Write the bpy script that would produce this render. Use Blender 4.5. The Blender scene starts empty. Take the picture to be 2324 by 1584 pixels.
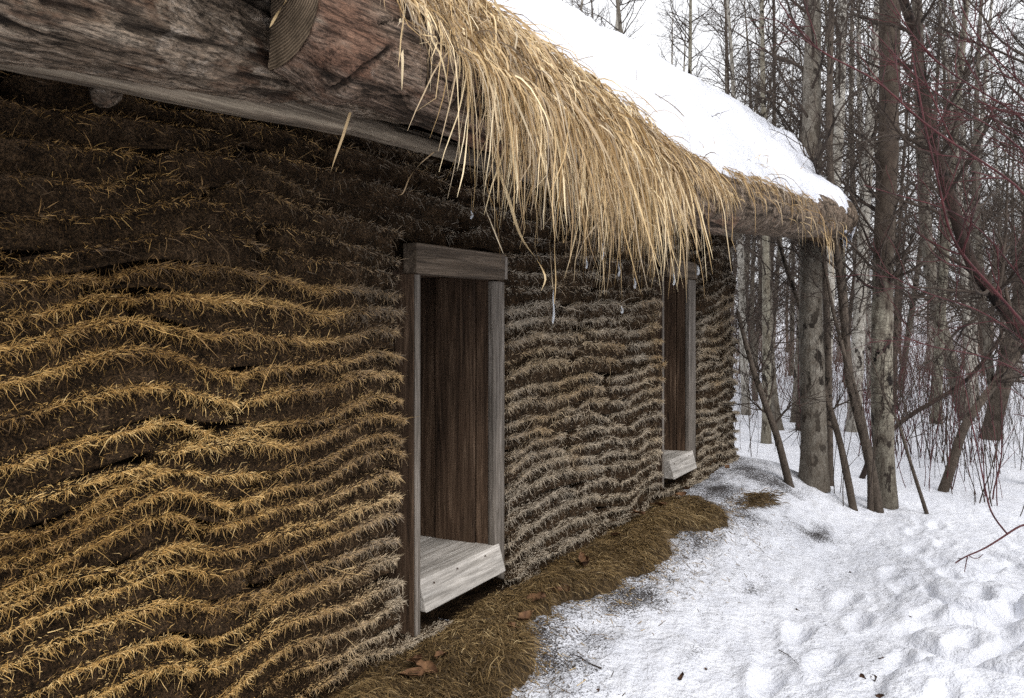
import bpy, math, random
import numpy as np
from mathutils import Vector

random.seed(7)
rng = np.random.default_rng(7)
scene = bpy.context.scene
C = scene.collection

# ------------------------------------------------------------------ camera
TH = math.radians(30.63)            # angle between the view axis and the long wall
CAMY, CAMZ = -2.0, 1.4
cam_d = bpy.data.cameras.new('camera')
cam = bpy.data.objects.new('camera', cam_d)
C.objects.link(cam)
cam.location = (0, CAMY, CAMZ)
cam.rotation_euler = (math.radians(90), 0, TH - math.radians(90))
cam_d.sensor_width = 36
cam_d.lens = 28
cam_d.shift_y = -72 / 2324
cam_d.clip_start = 0.05
cam_d.clip_end = 600
scene.camera = cam

# ------------------------------------------------------------------ light
SUN_EL, SUN_AZ = math.radians(52), math.radians(-118)   # azimuth measured from +x towards +y
sun_dir = Vector((math.cos(SUN_EL) * math.cos(SUN_AZ), math.cos(SUN_EL) * math.sin(SUN_AZ), math.sin(SUN_EL)))
world = bpy.data.worlds.new('World')
scene.world = world
world.use_nodes = True
wn, wl = world.node_tree.nodes, world.node_tree.links
sky = wn.new('ShaderNodeTexSky')
sky.sky_type = 'NISHITA'
sky.sun_disc = False
sky.sun_elevation = SUN_EL
sky.sun_rotation = math.atan2(sun_dir.x, sun_dir.y)
sky.dust_density = 6.0
sky.air_density = 1.0
hs = wn.new('ShaderNodeHueSaturation')
hs.inputs['Saturation'].default_value = 0.12
wl.new(sky.outputs[0], hs.inputs['Color'])
veil = wn.new('ShaderNodeMix')
veil.data_type = 'RGBA'
veil.inputs[0].default_value = 0.75
veil.inputs[7].default_value = (5.6, 5.65, 5.8, 1)
wl.new(hs.outputs[0], veil.inputs[6])
wl.new(veil.outputs[2], wn['Background'].inputs['Color'])
wn['Background'].inputs['Strength'].default_value = 0.15
sun_d = bpy.data.lights.new('sun', 'SUN')
sun_d.energy = 0.5
sun_d.angle = math.radians(25)
sun_d.color = (1.0, 0.93, 0.84)
sun = bpy.data.objects.new('sun', sun_d)
C.objects.link(sun)
sun.rotation_euler = sun_dir.to_track_quat('Z', 'Y').to_euler()
vs = scene.view_settings
vs.view_transform = 'Standard'
vs.look = 'None'
vs.gamma = 1
vs.exposure = 0.84
scene.cycles.use_denoising = False
scene.cycles.max_bounces = 6
scene.cycles.diffuse_bounces = 3

# ------------------------------------------------------------------ geometry helpers
ST, CT = math.sin(TH), math.cos(TH)
F = 28 / 36 * 2324


def at(xd, yd, Z):
    """point at depth Z on the ray through (xd, yd) of a 2324 x 1584 picture"""
    X = (xd - 1162) / F * Z
    return np.array([X * ST + Z * CT, CAMY - X * CT + Z * ST, CAMZ - (yd - 720) / F * Z])


def hash3(i, j, k, seed=0):
    with np.errstate(over='ignore'):
        h = (i.astype(np.int64) * 374761393 + j.astype(np.int64) * 668265263 + k.astype(np.int64) * 2147483647 + seed * 974711)
        h = (h ^ (h >> 13)) * 1274126177
        h = h ^ (h >> 16)
    return ((h & 0xFFFFFF).astype(np.float64)) / 0xFFFFFF


def vnoise(x, y=0.0, z=0.0, seed=0):
    """value noise 0..1"""
    x, y, z = np.broadcast_arrays(np.asarray(x, float), np.asarray(y, float), np.asarray(z, float))
    xi, yi, zi = np.floor(x), np.floor(y), np.floor(z)
    fx, fy, fz = x - xi, y - yi, z - zi
    fx, fy, fz = [f * f * (3 - 2 * f) for f in (fx, fy, fz)]
    r = 0
    for a in (0, 1):
        for b in (0, 1):
            for c in (0, 1):
                w = (fx if a else 1 - fx) * (fy if b else 1 - fy) * (fz if c else 1 - fz)
                r = r + w * hash3(xi + a, yi + b, zi + c, seed)
    return r


def fbm(x, y=0.0, z=0.0, seed=0, o=4):
    s, a, t = 0, 1.0, 0
    x, y, z = np.asarray(x, float), np.asarray(y, float), np.asarray(z, float)
    for i in range(o):
        s = s + a * vnoise(x, y, z, seed + i * 17)
        t += a
        a *= .5
        x, y, z = x * 2.03 + 11.3, y * 2.03 + 5.7, z * 2.03 + 3.1
    return s / t


def sstep(a, b, x):
    t = np.clip((x - a) / (b - a), 0, 1)
    return t * t * (3 - 2 * t)


def link(o, parent=None):
    C.objects.link(o)
    if parent is not None:
        o.parent = parent
    return o


def mesh(name, v, f, mat=None, parent=None, smooth=True, attrs=None, mats=None, midx=None, loc=None):
    """one mesh object out of numpy vertices and an (n,3) or (n,4) face array (or a list of both kinds)"""
    v = np.asarray(v, np.float32).reshape(-1, 3)
    me = bpy.data.meshes.new(name)
    fs = f if isinstance(f, list) else [f]
    fs = [np.asarray(a, np.int32) for a in fs if len(a)]
    me.vertices.add(len(v))
    me.vertices.foreach_set('co', v.ravel())
    loops = np.concatenate([a.ravel() for a in fs])
    tot = np.concatenate([np.full(len(a), a.shape[1], np.int32) for a in fs])
    st = np.concatenate([[0], np.cumsum(tot)[:-1]]).astype(np.int32)
    me.loops.add(len(loops))
    me.loops.foreach_set('vertex_index', loops)
    me.polygons.add(len(tot))
    me.polygons.foreach_set('loop_start', st)
    me.polygons.foreach_set('loop_total', tot)
    for m in (mats or ([mat] if mat else [])):
        me.materials.append(m)
    if midx is not None:
        me.polygons.foreach_set('material_index', np.asarray(midx, np.int32))
    me.polygons.foreach_set('use_smooth', np.full(len(tot), bool(smooth)))
    for k, a in (attrs or {}).items():
        at_ = me.attributes.new(k, 'FLOAT', 'POINT')
        at_.data.foreach_set('value', np.asarray(a, np.float32).ravel())
    me.update(calc_edges=True)
    o = bpy.data.objects.new(name, me)
    if loc is not None:
        o.location = loc
    return link(o, parent)


def grid_faces(nu, nv, wrap_v=False, off=0):
    i = np.arange(nu - 1)[:, None]
    j = np.arange(nv if wrap_v else nv - 1)[None, :]
    j2 = (j + 1) % nv
    a, b, c, d = i * nv + j, i * nv + j2, (i + 1) * nv + j2, (i + 1) * nv + j
    return np.stack(np.broadcast_arrays(a, b, c, d), -1).reshape(-1, 4) + off


def norm(a):
    return a / np.maximum(np.linalg.norm(a, axis=-1, keepdims=True), 1e-9)


def ribbons(P, W, S):
    """P (n,s,3) centre lines, W (n,s) half widths, S (n,s,3) side vectors -> verts, faces"""
    n, s, _ = P.shape
    A = P - S * W[..., None]
    B = P + S * W[..., None]
    v = np.stack([A, B], 2).reshape(-1, 3)
    i = np.arange(n)[:, None] * s * 2
    j = np.arange(s - 1)[None, :] * 2
    a = (i + j).ravel()
    return v, np.stack([a, a + 1, a + 3, a + 2], 1)


def tubes(P, R, K=4):
    """P (n,s,3), R (n,s) -> verts, faces of n tubes with K sides"""
    n, s, _ = P.shape
    T = np.empty_like(P)
    T[:, 1:-1] = P[:, 2:] - P[:, :-2]
    T[:, 0] = P[:, 1] - P[:, 0]
    T[:, -1] = P[:, -1] - P[:, -2]
    T = norm(T)
    ref = np.zeros((n, 3))
    m = T.mean(1)
    ax = np.argmin(np.abs(m), 1)
    ref[np.arange(n), ax] = 1
    U = norm(np.cross(T, ref[:, None, :]))
    V = np.cross(T, U)
    a = np.arange(K) / K * 2 * np.pi
    v = P[:, :, None] + R[:, :, None, None] * (np.cos(a)[None, None, :, None] * U[:, :, None] + np.sin(a)[None, None, :, None] * V[:, :, None])
    gf = grid_faces(s, K, True)
    f = (gf[None] + (np.arange(n) * s * K)[:, None, None]).reshape(-1, 4)
    return v.reshape(-1, 3), f


def smooth_line(pts, S):
    pts = np.array(pts, float)
    d = np.concatenate([[0], np.cumsum(np.linalg.norm(np.diff(pts, axis=0), axis=1))])
    t = np.linspace(0, d[-1], S)
    P = np.stack([np.interp(t, d, pts[:, c]) for c in range(3)], -1)
    for _ in range(3):
        P[1:-1] = .25 * P[:-2] + .5 * P[1:-1] + .25 * P[2:]
    return P


def joinm(parts):
    vs_, fs_, o = [], [], 0
    for v, f in parts:
        vs_.append(v)
        fs_.append(f + o)
        o += len(v)
    return np.concatenate(vs_), np.concatenate(fs_)


def box(x0, x1, y0, y1, z0, z1):
    v = np.array([[x, y, z] for x in (x0, x1) for y in (y0, y1) for z in (z0, z1)], float)
    f = np.array([[0, 1, 3, 2], [4, 6, 7, 5], [0, 4, 5, 1], [2, 3, 7, 6], [0, 2, 6, 4], [1, 5, 7, 3]])
    return v, f


def tag(o, label=None, cat=None, group=None, kind=None):
    if label:
        o['label'] = label
    if cat:
        o['category'] = cat
    if group:
        o['group'] = group
    if kind:
        o['kind'] = kind
    return o


def empty(name, loc=(0, 0, 0), parent=None):
    o = bpy.data.objects.new(name, None)
    o.empty_display_size = .1
    o.location = loc
    return link(o, parent)


# ------------------------------------------------------------------ materials
def mat_new(name, rough=.8, spec=.2):
    m = bpy.data.materials.new(name)
    m.use_nodes = True
    nt = m.node_tree
    b = nt.nodes['Principled BSDF']
    b.inputs['Roughness'].default_value = rough
    b.inputs['Specular IOR Level'].default_value = spec
    return m, nt.nodes, nt.links, b


def N(nodes, kind, **kw):
    n = nodes.new(kind)
    for k, v_ in kw.items():
        if k in n.inputs:
            n.inputs[k].default_value = v_
        else:
            setattr(n, k, v_)
    return n


def ramp(nodes, stops, interp='LINEAR'):
    r = nodes.new('ShaderNodeValToRGB')
    r.color_ramp.interpolation = interp
    e = r.color_ramp.elements
    while len(e) < len(stops):
        e.new(.5)
    for q, (p, c) in zip(e, stops):
        q.position = p
        q.color = (*c, 1) if len(c) == 3 else c
    return r


def coords(nodes, links, scale=(1, 1, 1), rot=(0, 0, 0)):
    tc = nodes.new('ShaderNodeTexCoord')
    mp = nodes.new('ShaderNodeMapping')
    mp.inputs['Scale'].default_value = scale
    mp.inputs['Rotation'].default_value = rot
    links.new(tc.outputs['Object'], mp.inputs['Vector'])
    return mp


def noise(nodes, links, mp, scale, detail=5, rough=.6, dist=0.0):
    n = N(nodes, 'ShaderNodeTexNoise', Scale=scale, Detail=detail, Roughness=rough, Distortion=dist)
    links.new(mp.outputs[0], n.inputs['Vector'])
    return n


def bump(nodes, links, b, h, strength=.5, dist=.01, prev=None):
    n = N(nodes, 'ShaderNodeBump', Strength=strength, Distance=dist)
    links.new(h, n.inputs['Height'])
    if prev:
        links.new(prev.outputs[0], n.inputs['Normal'])
    links.new(n.outputs[0], b.inputs['Normal'])
    return n


def mixc(nodes, links, fac, a, b, mode='MIX'):
    m = nodes.new('ShaderNodeMix')
    m.data_type = 'RGBA'
    m.blend_type = mode
    for sock, val in ((m.inputs[0], fac), (m.inputs[6], a), (m.inputs[7], b)):
        if isinstance(val, bpy.types.NodeSocket):
            links.new(val, sock)
        elif isinstance(val, (int, float)):
            sock.default_value = val
        else:
            sock.default_value = (*val, 1)
    return m.outputs[2]


def attr(nodes, name):
    a = nodes.new('ShaderNodeAttribute')
    a.attribute_name = name
    return a.outputs['Fac']


def m_snow(name, dirt):
    m, n, l, b = mat_new(name, .55, .25)
    mp = coords(n, l)
    n1 = noise(n, l, mp, 9, 6, .6)
    n2 = noise(n, l, mp, 130, 3, .6)
    base = ramp(n, [(.3, (.65, .67, .735)), (.7, (.735, .75, .80))])
    l.new(n1.outputs[0], base.inputs[0])
    col = base.outputs[0]
    if dirt:
        n3 = noise(n, l, mp, 95, 4, .85)
        n4 = noise(n, l, mp, 7, 4, .7)
        d = attr(n, 'dirt')
        a1 = N(n, 'ShaderNodeMath', operation='MULTIPLY_ADD')
        l.new(d, a1.inputs[0]); a1.inputs[1].default_value = .42; l.new(n3.outputs[0], a1.inputs[2])
        a2 = N(n, 'ShaderNodeMath', operation='MULTIPLY_ADD')
        l.new(n4.outputs[0], a2.inputs[0]); a2.inputs[1].default_value = .25; l.new(a1.outputs[0], a2.inputs[2])
        r = ramp(n, [(.88, (0, 0, 0)), (.96, (1, 1, 1))])
        l.new(a2.outputs[0], r.inputs[0])
        col = mixc(n, l, r.outputs[0], col, (.055, .05, .05))
        n5 = noise(n, l, mp, 34, 6, .7)
        rs = ramp(n, [(.70, (0, 0, 0)), (.76, (1, 1, 1))])
        l.new(n5.outputs[0], rs.inputs[0])
        col = mixc(n, l, rs.outputs[0], col, (.45, .42, .42))
    l.new(col, b.inputs['Base Color'])
    bp = bump(n, l, b, n2.outputs[0], .3, .004)
    n6 = noise(n, l, mp, 28, 4, .6)
    bp = bump(n, l, b, n6.outputs[0], .6, .020, bp)
    n7 = noise(n, l, mp, 7, 5, .6)
    bump(n, l, b, n7.outputs[0], .5, .06, bp)
    return m


def m_straw(name, stops, rough=.5, transl=.0):
    m, n, l, b = mat_new(name, rough, .3)
    r = ramp(n, stops)
    l.new(attr(n, 'tint'), r.inputs[0])
    col = mixc(n, l, attr(n, 'bleach'), r.outputs[0], (.50, .435, .345))
    l.new(col, b.inputs['Base Color'])
    if transl:
        t = N(n, 'ShaderNodeBsdfTranslucent')
        l.new(col, t.inputs[0])
        mx = N(n, 'ShaderNodeMixShader')
        mx.inputs[0].default_value = transl
        out = n['Material Output']
        l.new(b.outputs[0], mx.inputs[1]); l.new(t.outputs[0], mx.inputs[2]); l.new(mx.outputs[0], out.inputs[0])
    return m


def m_soil():
    m, n, l, b = mat_new('dark_sod_soil', .95, .1)
    mp = coords(n, l)
    n1 = noise(n, l, mp, 14, 6, .7)
    n2 = noise(n, l, mp, 150, 6, .85)
    r = ramp(n, [(.3, (.014, .009, .005)), (.5, (.055, .034, .018)), (.72, (.125, .082, .048))])
    l.new(n1.outputs[0], r.inputs[0])
    r2 = ramp(n, [(.42, (.15, .15, .15)), (.52, (.8, .78, .75)), (.68, (2.4, 2.2, 2.0))])
    l.new(n2.outputs[0], r2.inputs[0])
    l.new(mixc(n, l, 1.0, r.outputs[0], r2.outputs[0], 'MULTIPLY'), b.inputs['Base Color'])
    bp = bump(n, l, b, n2.outputs[0], 1.0, .012)
    vo = N(n, 'ShaderNodeTexVoronoi', Scale=60)
    l.new(mp.outputs[0], vo.inputs['Vector'])
    bump(n, l, b, vo.outputs['Distance'], .8, .01, bp)
    return m


def m_wood(name, axis, dark, mid, light, gs=38, bs=.5, contrast=(.3, .7), patch=None):
    """sawn weathered board, the grain running along one axis"""
    m, n, l, b = mat_new(name, .75, .2)
    k = .045
    sc = [1.0, 1.0, 1.0]
    sc[axis] = k
    mp = coords(n, l, sc)
    mp2 = coords(n, l, [1 if i != axis else .25 for i in range(3)])
    n0 = noise(n, l, mp2, 5, 4, .6)
    wv = N(n, 'ShaderNodeTexNoise', Scale=gs, Detail=6, Roughness=.7, Distortion=1.2)
    l.new(mp.outputs[0], wv.inputs['Vector'])
    n2 = noise(n, l, mp, gs * 5, 4, .7)
    r = ramp(n, [(contrast[0], dark), (.5, mid), (contrast[1], light)])
    l.new(wv.outputs[0], r.inputs[0])
    r2 = ramp(n, [(.3, (.45, .45, .45)), (.7, (1.25, 1.25, 1.25))])
    l.new(n0.outputs[0], r2.inputs[0])
    c = mixc(n, l, .8, r.outputs[0], r2.outputs[0], 'MULTIPLY')
    r3 = ramp(n, [(.35, (.5, .5, .5)), (.6, (1.1, 1.1, 1.1))])
    l.new(n2.outputs[0], r3.inputs[0])
    c = mixc(n, l, .7, c, r3.outputs[0], 'MULTIPLY')
    if patch:
        n3 = noise(n, l, mp2, 9, 4, .6)
        r4 = ramp(n, [(.5, (0, 0, 0)), (.62, (1, 1, 1))])
        l.new(n3.outputs[0], r4.inputs[0])
        c = mixc(n, l, r4.outputs[0], c, patch)
    l.new(c, b.inputs['Base Color'])
    bp = bump(n, l, b, wv.outputs[0], bs, .006)
    bump(n, l, b, n2.outputs[0], bs, .003, bp)
    return m


def m_bark_log(name, cols, red, scale=(1, 1, 1), wood=.5, dry=(.36, .30, .23)):
    """log: bare streaky wood with long checks, and flaky bark left on it in patches"""
    m, n, l, b = mat_new(name, .85, .15)
    mp = coords(n, l, scale)
    mg = coords(n, l, (.05 * scale[0] / .5, 1, 1))
    n1 = noise(n, l, mp, 16, 8, .75, .5)
    n2 = noise(n, l, mp, 70, 6, .8, .3)
    n3 = noise(n, l, mp, 3.2, 4, .6)
    g1 = noise(n, l, mg, 34, 8, .75, .3)
    g2 = noise(n, l, mg, 130, 4, .8)
    r = ramp(n, [(.36, cols[0]), (.47, cols[1]), (.56, cols[2]), (.68, cols[3])])
    l.new(n1.outputs[0], r.inputs[0])
    rg = ramp(n, [(.38, tuple(c_ * .25 for c_ in cols[1])), (.46, cols[1]), (.55, cols[2]), (.66, dry)])
    l.new(g1.outputs[0], rg.inputs[0])
    rr = ramp(n, [(.50, (0, 0, 0)), (.60, (.85, .85, .85))])
    l.new(n3.outputs[0], rr.inputs[0])
    woodc = mixc(n, l, rr.outputs[0], rg.outputs[0], red)
    mk = noise(n, l, mp, 5.5, 5, .65)
    rm = ramp(n, [(wood, (1, 1, 1)), (wood + .035, (0, 0, 0))])
    l.new(mk.outputs[0], rm.inputs[0])
    c = mixc(n, l, rm.outputs[0], r.outputs[0], woodc)
    r2 = ramp(n, [(.40, (.22, .22, .22)), (.52, (.95, .95, .95)), (.66, (1.45, 1.4, 1.35))])
    l.new(n2.outputs[0], r2.inputs[0])
    c = mixc(n, l, .55, c, r2.outputs[0], 'MULTIPLY')
    r3 = ramp(n, [(.42, (.22, .22, .22)), (.50, (1.05, 1.05, 1.05)), (.62, (1.4, 1.35, 1.3))])
    l.new(g2.outputs[0], r3.inputs[0])
    c = mixc(n, l, .8, c, r3.outputs[0], 'MULTIPLY')
    c = mixc(n, l, attr(n, 'crack'), c, (.010, .007, .005))
    l.new(c, b.inputs['Base Color'])
    bp = bump(n, l, b, g1.outputs[0], .9, .014)
    bp = bump(n, l, b, n1.outputs[0], .45, .014, bp)
    bump(n, l, b, n2.outputs[0], .6, .006, bp)
    return m


def m_rings():
    """sawn log end: local x is the log axis, rings round the local origin"""
    m, n, l, b = mat_new('log_end_rings', .8, .15)
    mp = coords(n, l, (0.0, 1, 1))
    wv = N(n, 'ShaderNodeTexWave', wave_type='RINGS', rings_direction='X', Scale=34.0, Distortion=3.2, Detail=3)
    wv.inputs['Detail Scale'].default_value = .6
    l.new(mp.outputs[0], wv.inputs['Vector'])
    r = ramp(n, [(0, (.085, .064, .045)), (.6, (.16, .122, .085)), (1, (.24, .185, .13))])
    l.new(wv.outputs['Color'], r.inputs[0])
    n1 = noise(n, l, mp, 14, 5, .65)
    r2 = ramp(n, [(.3, (.35, .33, .3)), (.7, (1.15, 1.1, 1.05))])
    l.new(n1.outputs[0], r2.inputs[0])
    l.new(mixc(n, l, .9, r.outputs[0], r2.outputs[0], 'MULTIPLY'), b.inputs['Base Color'])
    bp = bump(n, l, b, wv.outputs['Color'], .6, .004)
    bump(n, l, b, n1.outputs[0], .5, .01, bp)
    return m


def m_tree(name, pale, mid, dark, marks=.6, zs=1.0, top=None):
    m, n, l, b = mat_new(name, .85, .15)
    mp = coords(n, l, (1, 1, .55))
    mpv = coords(n, l, (1, 1, .12))
    n1 = noise(n, l, mp, 20, 6, .7)
    n2 = noise(n, l, mpv, 45, 5, .7)
    n3 = noise(n, l, mp, 2.2, 3, .55)
    r = ramp(n, [(.35, mid), (.62, pale)])
    l.new(n1.outputs[0], r.inputs[0])
    fine = noise(n, l, mp, 110, 4, .8)
    r2 = ramp(n, [(.38, (.30, .30, .30)), (.55, (1.0, 1.0, 1.0)), (.65, (1.35, 1.35, 1.35))])
    l.new(fine.outputs[0], r2.inputs[0])
    c = mixc(n, l, .8, r.outputs[0], r2.outputs[0], 'MULTIPLY')
    r3 = ramp(n, [(marks, (0, 0, 0)), (marks + .06, (1, 1, 1))])
    l.new(n1.outputs[0], r3.inputs[0])
    mk = noise(n, l, mp, 9, 4, .65)
    r4 = ramp(n, [(.555, (0, 0, 0)), (.60, (1, 1, 1))])
    l.new(mk.outputs[0], r4.inputs[0])
    c = mixc(n, l, r4.outputs[0], c, dark)
    r5 = ramp(n, [(.48, (0, 0, 0)), (.66, (.75, .75, .75))])
    l.new(n3.outputs[0], r5.inputs[0])
    c = mixc(n, l, r5.outputs[0], c, mid)
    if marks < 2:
        foot_xyz = N(n, 'ShaderNodeSeparateXYZ')
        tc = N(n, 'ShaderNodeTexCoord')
        l.new(tc.outputs['Object'], foot_xyz.inputs[0])
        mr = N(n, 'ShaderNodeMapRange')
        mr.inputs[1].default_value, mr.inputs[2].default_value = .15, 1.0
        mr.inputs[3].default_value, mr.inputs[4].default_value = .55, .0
        l.new(foot_xyz.outputs[2], mr.inputs[0])
        fur = mixc(n, l, n2.outputs[0], dark, mid)  # furrowed bark colour, strongest at the trunk foot
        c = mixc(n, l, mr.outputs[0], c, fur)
    if top:
        sx = N(n, 'ShaderNodeSeparateXYZ')
        tc2 = N(n, 'ShaderNodeTexCoord')
        l.new(tc2.outputs['Object'], sx.inputs[0])
        ad = N(n, 'ShaderNodeMath', operation='MULTIPLY_ADD')
        l.new(n3.outputs[0], ad.inputs[0]); ad.inputs[1].default_value = 1.6; l.new(sx.outputs[2], ad.inputs[2])
        mt_ = N(n, 'ShaderNodeMapRange')
        mt_.inputs[1].default_value, mt_.inputs[2].default_value = 2.5, 3.1
        mt_.inputs[3].default_value, mt_.inputs[4].default_value = 0, .9
        l.new(ad.outputs[0], mt_.inputs[0])
        c = mixc(n, l, mt_.outputs[0], c, mixc(n, l, n1.outputs[0], dark, top))
    l.new(c, b.inputs['Base Color'])
    bp = bump(n, l, b, n2.outputs[0], .7, .012)
    bump(n, l, b, n1.outputs[0], .6, .008, bp)
    return m


def m_flat(name, c0, c1, scale=30, rough=.8):
    m, n, l, b = mat_new(name, rough, .2)
    mp = coords(n, l)
    n1 = noise(n, l, mp, scale, 5, .65)
    r = ramp(n, [(.35, c0), (.65, c1)])
    l.new(n1.outputs[0], r.inputs[0])
    l.new(r.outputs[0], b.inputs['Base Color'])
    bump(n, l, b, n1.outputs[0], .4, .004)
    return m


M = {}
M['snow'] = m_snow('trodden_snow', True)
M['rsnow'] = m_snow('roof_snow', False)
M['soil'] = m_soil()
M['fringe'] = m_straw('sod_grass', [(0, (.065, .037, .015)), (.4, (.31, .175, .056)), (.75, (.66, .41, .135)), (1, (.82, .58, .26))])
M['straw'] = m_straw('eave_straw', [(0, (.10, .06, .026)), (.3, (.32, .20, .085)), (.7, (.64, .46, .235)), (1, (.86, .70, .44))], .45, .1)
M['mulch'] = m_straw('ground_straw', [(0, (.035, .022, .010)), (.40, (.125, .080, .034)), (.75, (.29, .195, .085)), (1, (.54, .41, .22))])
M['matsoil'] = m_flat('matted_straw_base', (.025, .016, .008), (.085, .055, .024), 40)
M['frame_z'] = m_wood('grey_frame_board', 2, (.055, .045, .037), (.17, .145, .12), (.34, .30, .265), 34, .7)
M['frame_zd'] = m_wood('brown_jamb_board', 2, (.022, .014, .009), (.095, .058, .036), (.21, .14, .092), 30, .8)
M['frame_x'] = m_wood('grey_lintel_board', 0, (.035, .025, .017), (.10, .074, .052), (.20, .155, .115), 30, .8)
M['sill'] = m_wood('bleached_sill_board', 0, (.26, .235, .205), (.58, .54, .49), (.76, .72, .67), 30, .5)
M['plank'] = m_wood('grey_eave_plank', 0, (.045, .035, .026), (.19, .15, .11), (.36, .30, .22), 30, .8)
M['bark'] = m_bark_log('flaky_bark', [(.035, .026, .018), (.15, .112, .080), (.28, .22, .165), (.48, .41, .34)], (.10, .056, .034), (.6, 1.2, 1.2), .47)
M['peeled'] = m_bark_log('peeled_red_log', [(.04, .028, .02), (.15, .105, .075), (.28, .205, .155), (.46, .37, .29)], (.17, .092, .060), (.5, 1.2, 1.2), .60)
M['birchlog'] = m_bark_log('far_log_bark', [(.035, .025, .018), (.12, .088, .062), (.23, .175, .13), (.40, .33, .27)], (.17, .10, .065), (2.2, .6, .6), .40)
M['rings'] = m_rings()
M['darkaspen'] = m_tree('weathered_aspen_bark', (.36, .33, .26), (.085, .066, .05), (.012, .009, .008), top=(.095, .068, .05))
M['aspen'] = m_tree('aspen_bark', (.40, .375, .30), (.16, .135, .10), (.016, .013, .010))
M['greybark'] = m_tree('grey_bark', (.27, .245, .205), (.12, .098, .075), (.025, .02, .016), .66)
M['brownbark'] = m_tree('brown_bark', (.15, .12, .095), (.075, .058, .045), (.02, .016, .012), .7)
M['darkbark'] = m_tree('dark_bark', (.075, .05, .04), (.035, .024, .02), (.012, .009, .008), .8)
M['palebirch'] = m_tree('pale_birch_bark', (.58, .55, .49), (.30, .27, .225), (.035, .028, .024), .66)
M['twig'] = m_flat('grey_brown_twig', (.028, .021, .017), (.085, .064, .050), 6)
M['redtwig'] = m_flat('red_twig', (.040, .014, .015), (.115, .034, .036), 12, .5)
M['brush'] = m_flat('reddish_brush', (.075, .045, .035), (.20, .125, .10), 1.2)
M['leaf'] = m_flat('brown_leaf', (.07, .035, .02), (.22, .12, .06), 25)
M['darkleaf'] = m_flat('dark_leaf', (.03, .018, .012), (.10, .05, .03), 25)
M['glass'] = m_flat('dark_window_glass', (.01, .01, .01), (.02, .02, .02), 2, .1)
mi, ni, li, bi = mat_new('ice', .08, .5)
bi.inputs['Base Color'].default_value = (.85, .88, .92, 1)
bi.inputs['Transmission Weight'].default_value = .75
bi.inputs['IOR'].default_value = 1.31
M['ice'] = mi


# ------------------------------------------------------------------ ground
PRINTS = [(2.9 + i * .36 + .05 * math.sin(i * 3.1), -1.38 + (.09 if i % 2 else -.09) + .12 * math.sin(i * .55) - .02 * i, .1 * math.sin(i * 2.3) - .06) for i in range(13)] + \
         [(3.3 + i * .42, -1.78 + (.10 if i % 2 else -.08) - .03 * i, 3.0 + .2 * math.sin(i * 1.7)) for i in range(7)]


def zg(x, y):
    x, y = np.asarray(x, float), np.asarray(y, float)
    far = sstep(7.2, 8.6, x)
    z = -.02 - .052 * np.clip(x - 3.2, 0, 7) - .05 * sstep(-1.0, -2.6, y)
    bank = sstep(-1.25, -.15, y) * (1 - sstep(7.45, 8.4, x)) * (.09 + .060 * np.clip(x - 3.2, 0, 4.4))
    z = z + bank
    z = z - .05 * np.exp(-((y + 1.25) / .35) ** 2) * (1 - far)             # the trodden path
    lump = sstep(-1.45, -1.9, y) * (1 - sstep(4.5, 7.5, x))
    z = z + lump * (.13 * (fbm(x * 2.2, y * 2.2, seed=3, o=3) - .35) + .05)
    z = z - lump * .09 * np.exp(-((vnoise(x * 2.6, y * 2.6, seed=31) - .5) / .07) ** 2)
    near = np.exp(-((np.hypot(x - 3.5, y + 1)) / 7) ** 2)
    z = z + near * (.075 * (fbm(x * 1.6 + 3, y * 2.6, seed=5) - .5))
    z = z + near * .020 * (1 - np.abs(fbm(x * 6, y * 9, seed=6, o=4) - .5) * 2 - .8)
    z = z + near * .040 * (fbm((x + y * .5) * 3.2, (y - x * .25) * 13, seed=9, o=3) - .5)
    z = z + .22 * (fbm(x * .22, y * .22, seed=12, o=3) - .5) * sstep(8, 12, np.hypot(x, y))
    for fx, fy, fa in PRINTS:
        u, w = (x - fx) * math.cos(fa) + (y - fy) * math.sin(fa), -(x - fx) * math.sin(fa) + (y - fy) * math.cos(fa)
        q = (u / .15) ** 2 + (w / (.055 + .012 * np.tanh(u * 12))) ** 2
        z = z - .034 * np.exp(-q ** 2) + .010 * np.exp(-((np.sqrt(q) - 1.35) / .3) ** 2)
    d = np.hypot(x, y)
    z = z + .012 * np.maximum(d - 18, 0)
    return z


def axis_pts(lo, hi, step, ext, g=1.16):
    a = np.arange(lo, hi + 1e-6, step)
    out, s, p = [], step, 0
    while p < ext:
        s = min(s * g, 6)
        p += s
        out.append(p)
    out = np.array(out)
    return np.concatenate([lo - out[::-1], a, hi + out])


gx, gy = axis_pts(2.0, 8.6, .024, 110), axis_pts(-2.6, .15, .02, 110)
GX, GY = np.meshgrid(gx, gy, indexing='ij')
GZ = zg(GX, GY)


def dirt_map(x, y):
    edge = -.50 - .12 * (fbm(x * 1.4, 0, seed=41) - .5) * 2
    d = np.clip(1 - np.maximum(edge - y, 0) / .42, 0, 1) * sstep(1.2, 2.0, x) * (1 - sstep(7.6, 8.3, x))
    d = d * (.10 + .85 * fbm(x * 2.5, y * 3.5, seed=44, o=3)) * (y < .2)
    brk = .35 + 1.3 * fbm(x * 5, y * 9, seed=48, o=4)
    d = d + brk * .62 * np.exp(-(((x - 6.05) / .45) ** 2 + ((y + .95) / .17) ** 2))
    d = d + brk * .55 * np.exp(-(((x - 4.55) / .30) ** 2 + ((y + .93) / .09) ** 2))
    d = d + brk * .5 * np.exp(-(((x - 3.35) / .22) ** 2 + ((y + .93) / .06) ** 2))
    d = d + .30 * sstep(-1.9, -1.0, y) * fbm(x * 2, y * 7, seed=47, o=3) * sstep(9, 7, x)
    return np.clip(d, 0, 1.3)


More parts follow.
